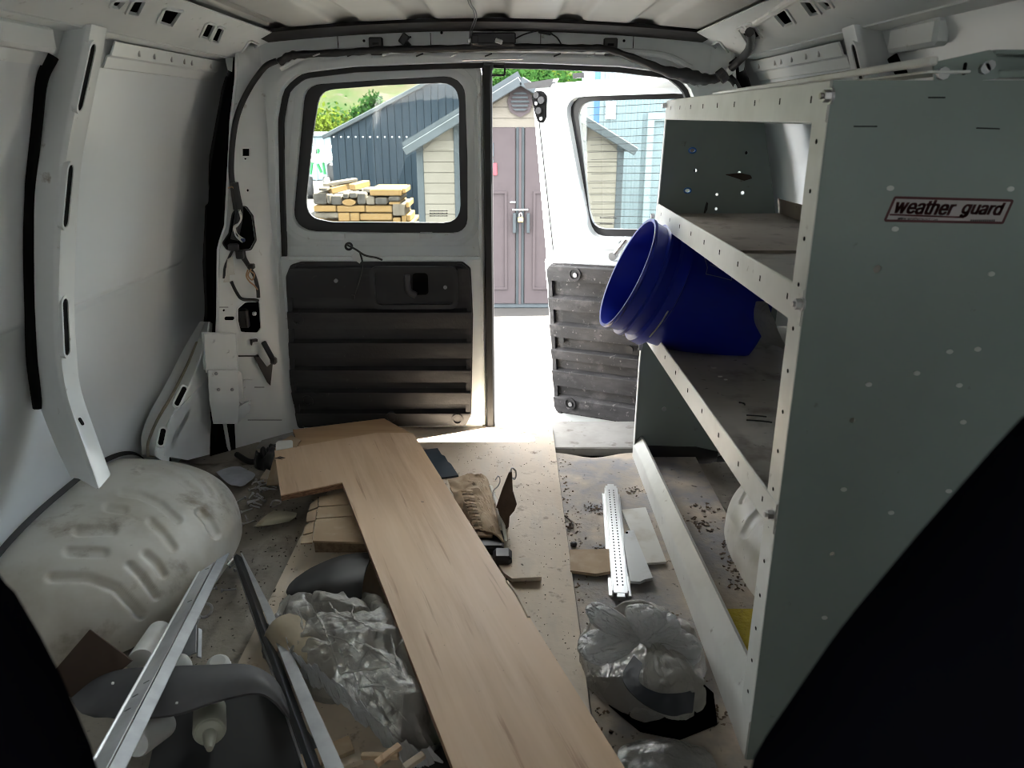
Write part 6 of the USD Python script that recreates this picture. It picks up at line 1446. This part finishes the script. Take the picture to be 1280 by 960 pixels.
obj('roof', sbx(x0 - .1, x0 + 5.1, YR - .1, YR + 3.2, 2.2, 2.26, .01), PB_, RBd)
obj('corner_trim', sbx(yr(747, 0)[0], yr(754, 0)[0], YR - .03, YR + .05, yr(750, 154)[2], 2.2, .006), mat('trim_blue', (0.015, 0.065, 0.19), rough=0.45), RBd, label='bright blue corner trim')
dx0, dx1 = yr(817, 0)[0], yr(852, 0)[0]; dz1 = yr(830, 141)[2]
obj('door_frame', plate(sbox(dx0, G0, dx1, dz1).difference(sbox(dx0 + .08, G0, dx1 - .06, dz1 - .09)), 0.0, .05, frame((0, YR - .02, 0), (1, 0, 0), (0, 0, 1))), mat('door_frame_grey', (0.15, 0.19, 0.20), rough=0.5, spec=0.05), RBd)
obj('side_door', sbx(dx0 + .08, dx1 - .06, YR - .03, YR - .005, G0, dz1 - .09, .004), PB_, RBd)
wx0, wx1 = yr(762, 0)[0], yr(775, 0)[0]
obj('wall_sign', sbx(wx0, wx1, YR - .03, YR - .018, yr(768, 149)[2], yr(768, 127)[2], .004), PLAST, RBd, label='blank white panel')

# ---- hillside and trees
HILL = mat('hillside', (0.014, 0.018, 0.006), [((0.021, 0.018, 0.012), .25, .45, .6), ((0.009, 0.016, 0.004), .6, .5, .65), ((0.026, 0.021, 0.018), .9, .6, .7)], rough=0.95, spec=0.05)
hxs = np.linspace(-45, 45, 90); hys = np.linspace(30, 75, 50); X, Y = np.meshgrid(hxs, hys, indexing='ij')
Z = G0 - .2 + np.clip(Y - 31, 0, None) * .42 + 3.0 * (meshkit.fbm(np.stack([X, Y, X * 0], -1) * .09, 4, 9) - .5) * np.clip((Y - 30) / 10, 0, 1)
struct('hill', sheet(np.stack([X, Y, Z], -1), .3), HILL, smooth=60)
def leafmat(name, c1, c2):
    return usdkit.material(stage, f'/World/Looks/{name}', {
        'g': ('geometry', {}), 'r': ('rgb_ramp', {'ramp': [(0, c1), (1, c2)]}), 'd': ('diffuse_bsdf', {}), 't': ('translucent_bsdf', {}), 'm': ('mix_closure', {'fac': .4})},
        [('g.random_per_island', 'r.fac'), ('r.color', 'd.color'), ('r.color', 't.color'), ('d.BSDF', 'm.closure1'), ('t.BSDF', 'm.closure2')], surface='m.closure')
LF = [leafmat('leaf_deep', (0.010, 0.028, 0.007), (0.030, 0.060, 0.013)), leafmat('leaf_yellow', (0.040, 0.056, 0.008), (0.085, 0.095, 0.018)), leafmat('leaf_mid', (0.018, 0.040, 0.009), (0.050, 0.082, 0.018))]
BARK = mat('bark', (0.10, 0.075, 0.05), rough=0.9, spec=0.05)
def crown(r, h, n, seed, ls):
    q = np.random.default_rng(seed)
    cl = q.normal(size=(14, 3)) * V3(.45, .45, .38); cl *= V3(r, r, h)
    c = cl[q.integers(14, size=n)] + q.normal(size=(n, 3)) * V3(r, r, h) * .24
    a = unit2(q.normal(size=(n, 3))); b = unit2(np.cross(a, q.normal(size=(n, 3)))); L = ls * q.uniform(.6, 1.4, (n, 1))
    v = np.stack([c - a * L, c + b * L * .5, c + a * L, c - b * L * .5], 1).reshape(-1, 3)
    i = np.arange(n)[:, None] * 4
    return tm(v, np.vstack([i + [0, 1, 2], i + [0, 2, 3]]))
def tree(px, py_top, Y, r, h, kind, label, n=9000):
    base = onY(px, 200, Y); gz = G0 if Y < 31 else G0 - .2 + (Y - 31) * .42
    top = onY(px, py_top, Y)[2]; cz = top - h
    t = thing('tree', label, 'tree', (base[0], Y, gz), 'trees behind the yard')
    m = crown(r, h * .8, n, int(px) * 3 + int(Y), .05 + .0016 * Y); m.vertices += V3(base[0], Y, cz)
    obj('foliage', m, LF[kind], t, smooth=False)
    obj('trunk', tube([(base[0], Y, gz - .3), (base[0] + .1, Y, (gz + cz) / 2), (base[0] - .05, Y, cz + h * .2)], [.16, .12, .06], 8), BARK, t)
tree(398, 112, 27, 2.4, 2.2, 0, 'dark green tree at the upper left of the left window')
tree(418, 118, 25.5, 1.5, 1.8, 1, 'yellow-green tree just left of the metal building roof')
tree(448, 128, 29, 1.4, 1.3, 1, 'yellow-green bush above the metal building eave')
tree(466, 122, 34, .8, 1.0, 0, 'dark green bush on the hillside above the metal building roof')
tree(384, 140, 30, 2.2, 1.6, 2, 'mid green tree above the pale container')
tree(630, 50, 22, 2.2, 1.9, 2, 'mid green tree behind the left of the shed roof', 12000)
tree(655, 46, 24, 2.0, 2.0, 1, 'yellow-green tree directly behind the shed gable', 12000)
tree(685, 52, 22, 2.1, 1.9, 0, 'dark green tree behind the right of the shed roof', 12000)
tree(722, 60, 24, 2.2, 2.4, 2, 'mid green tree seen above the open door', 4000)
tree(742, 108, 19, 1.0, 1.6, 2, 'small green tree between the shed and the ribbed building', 3000)
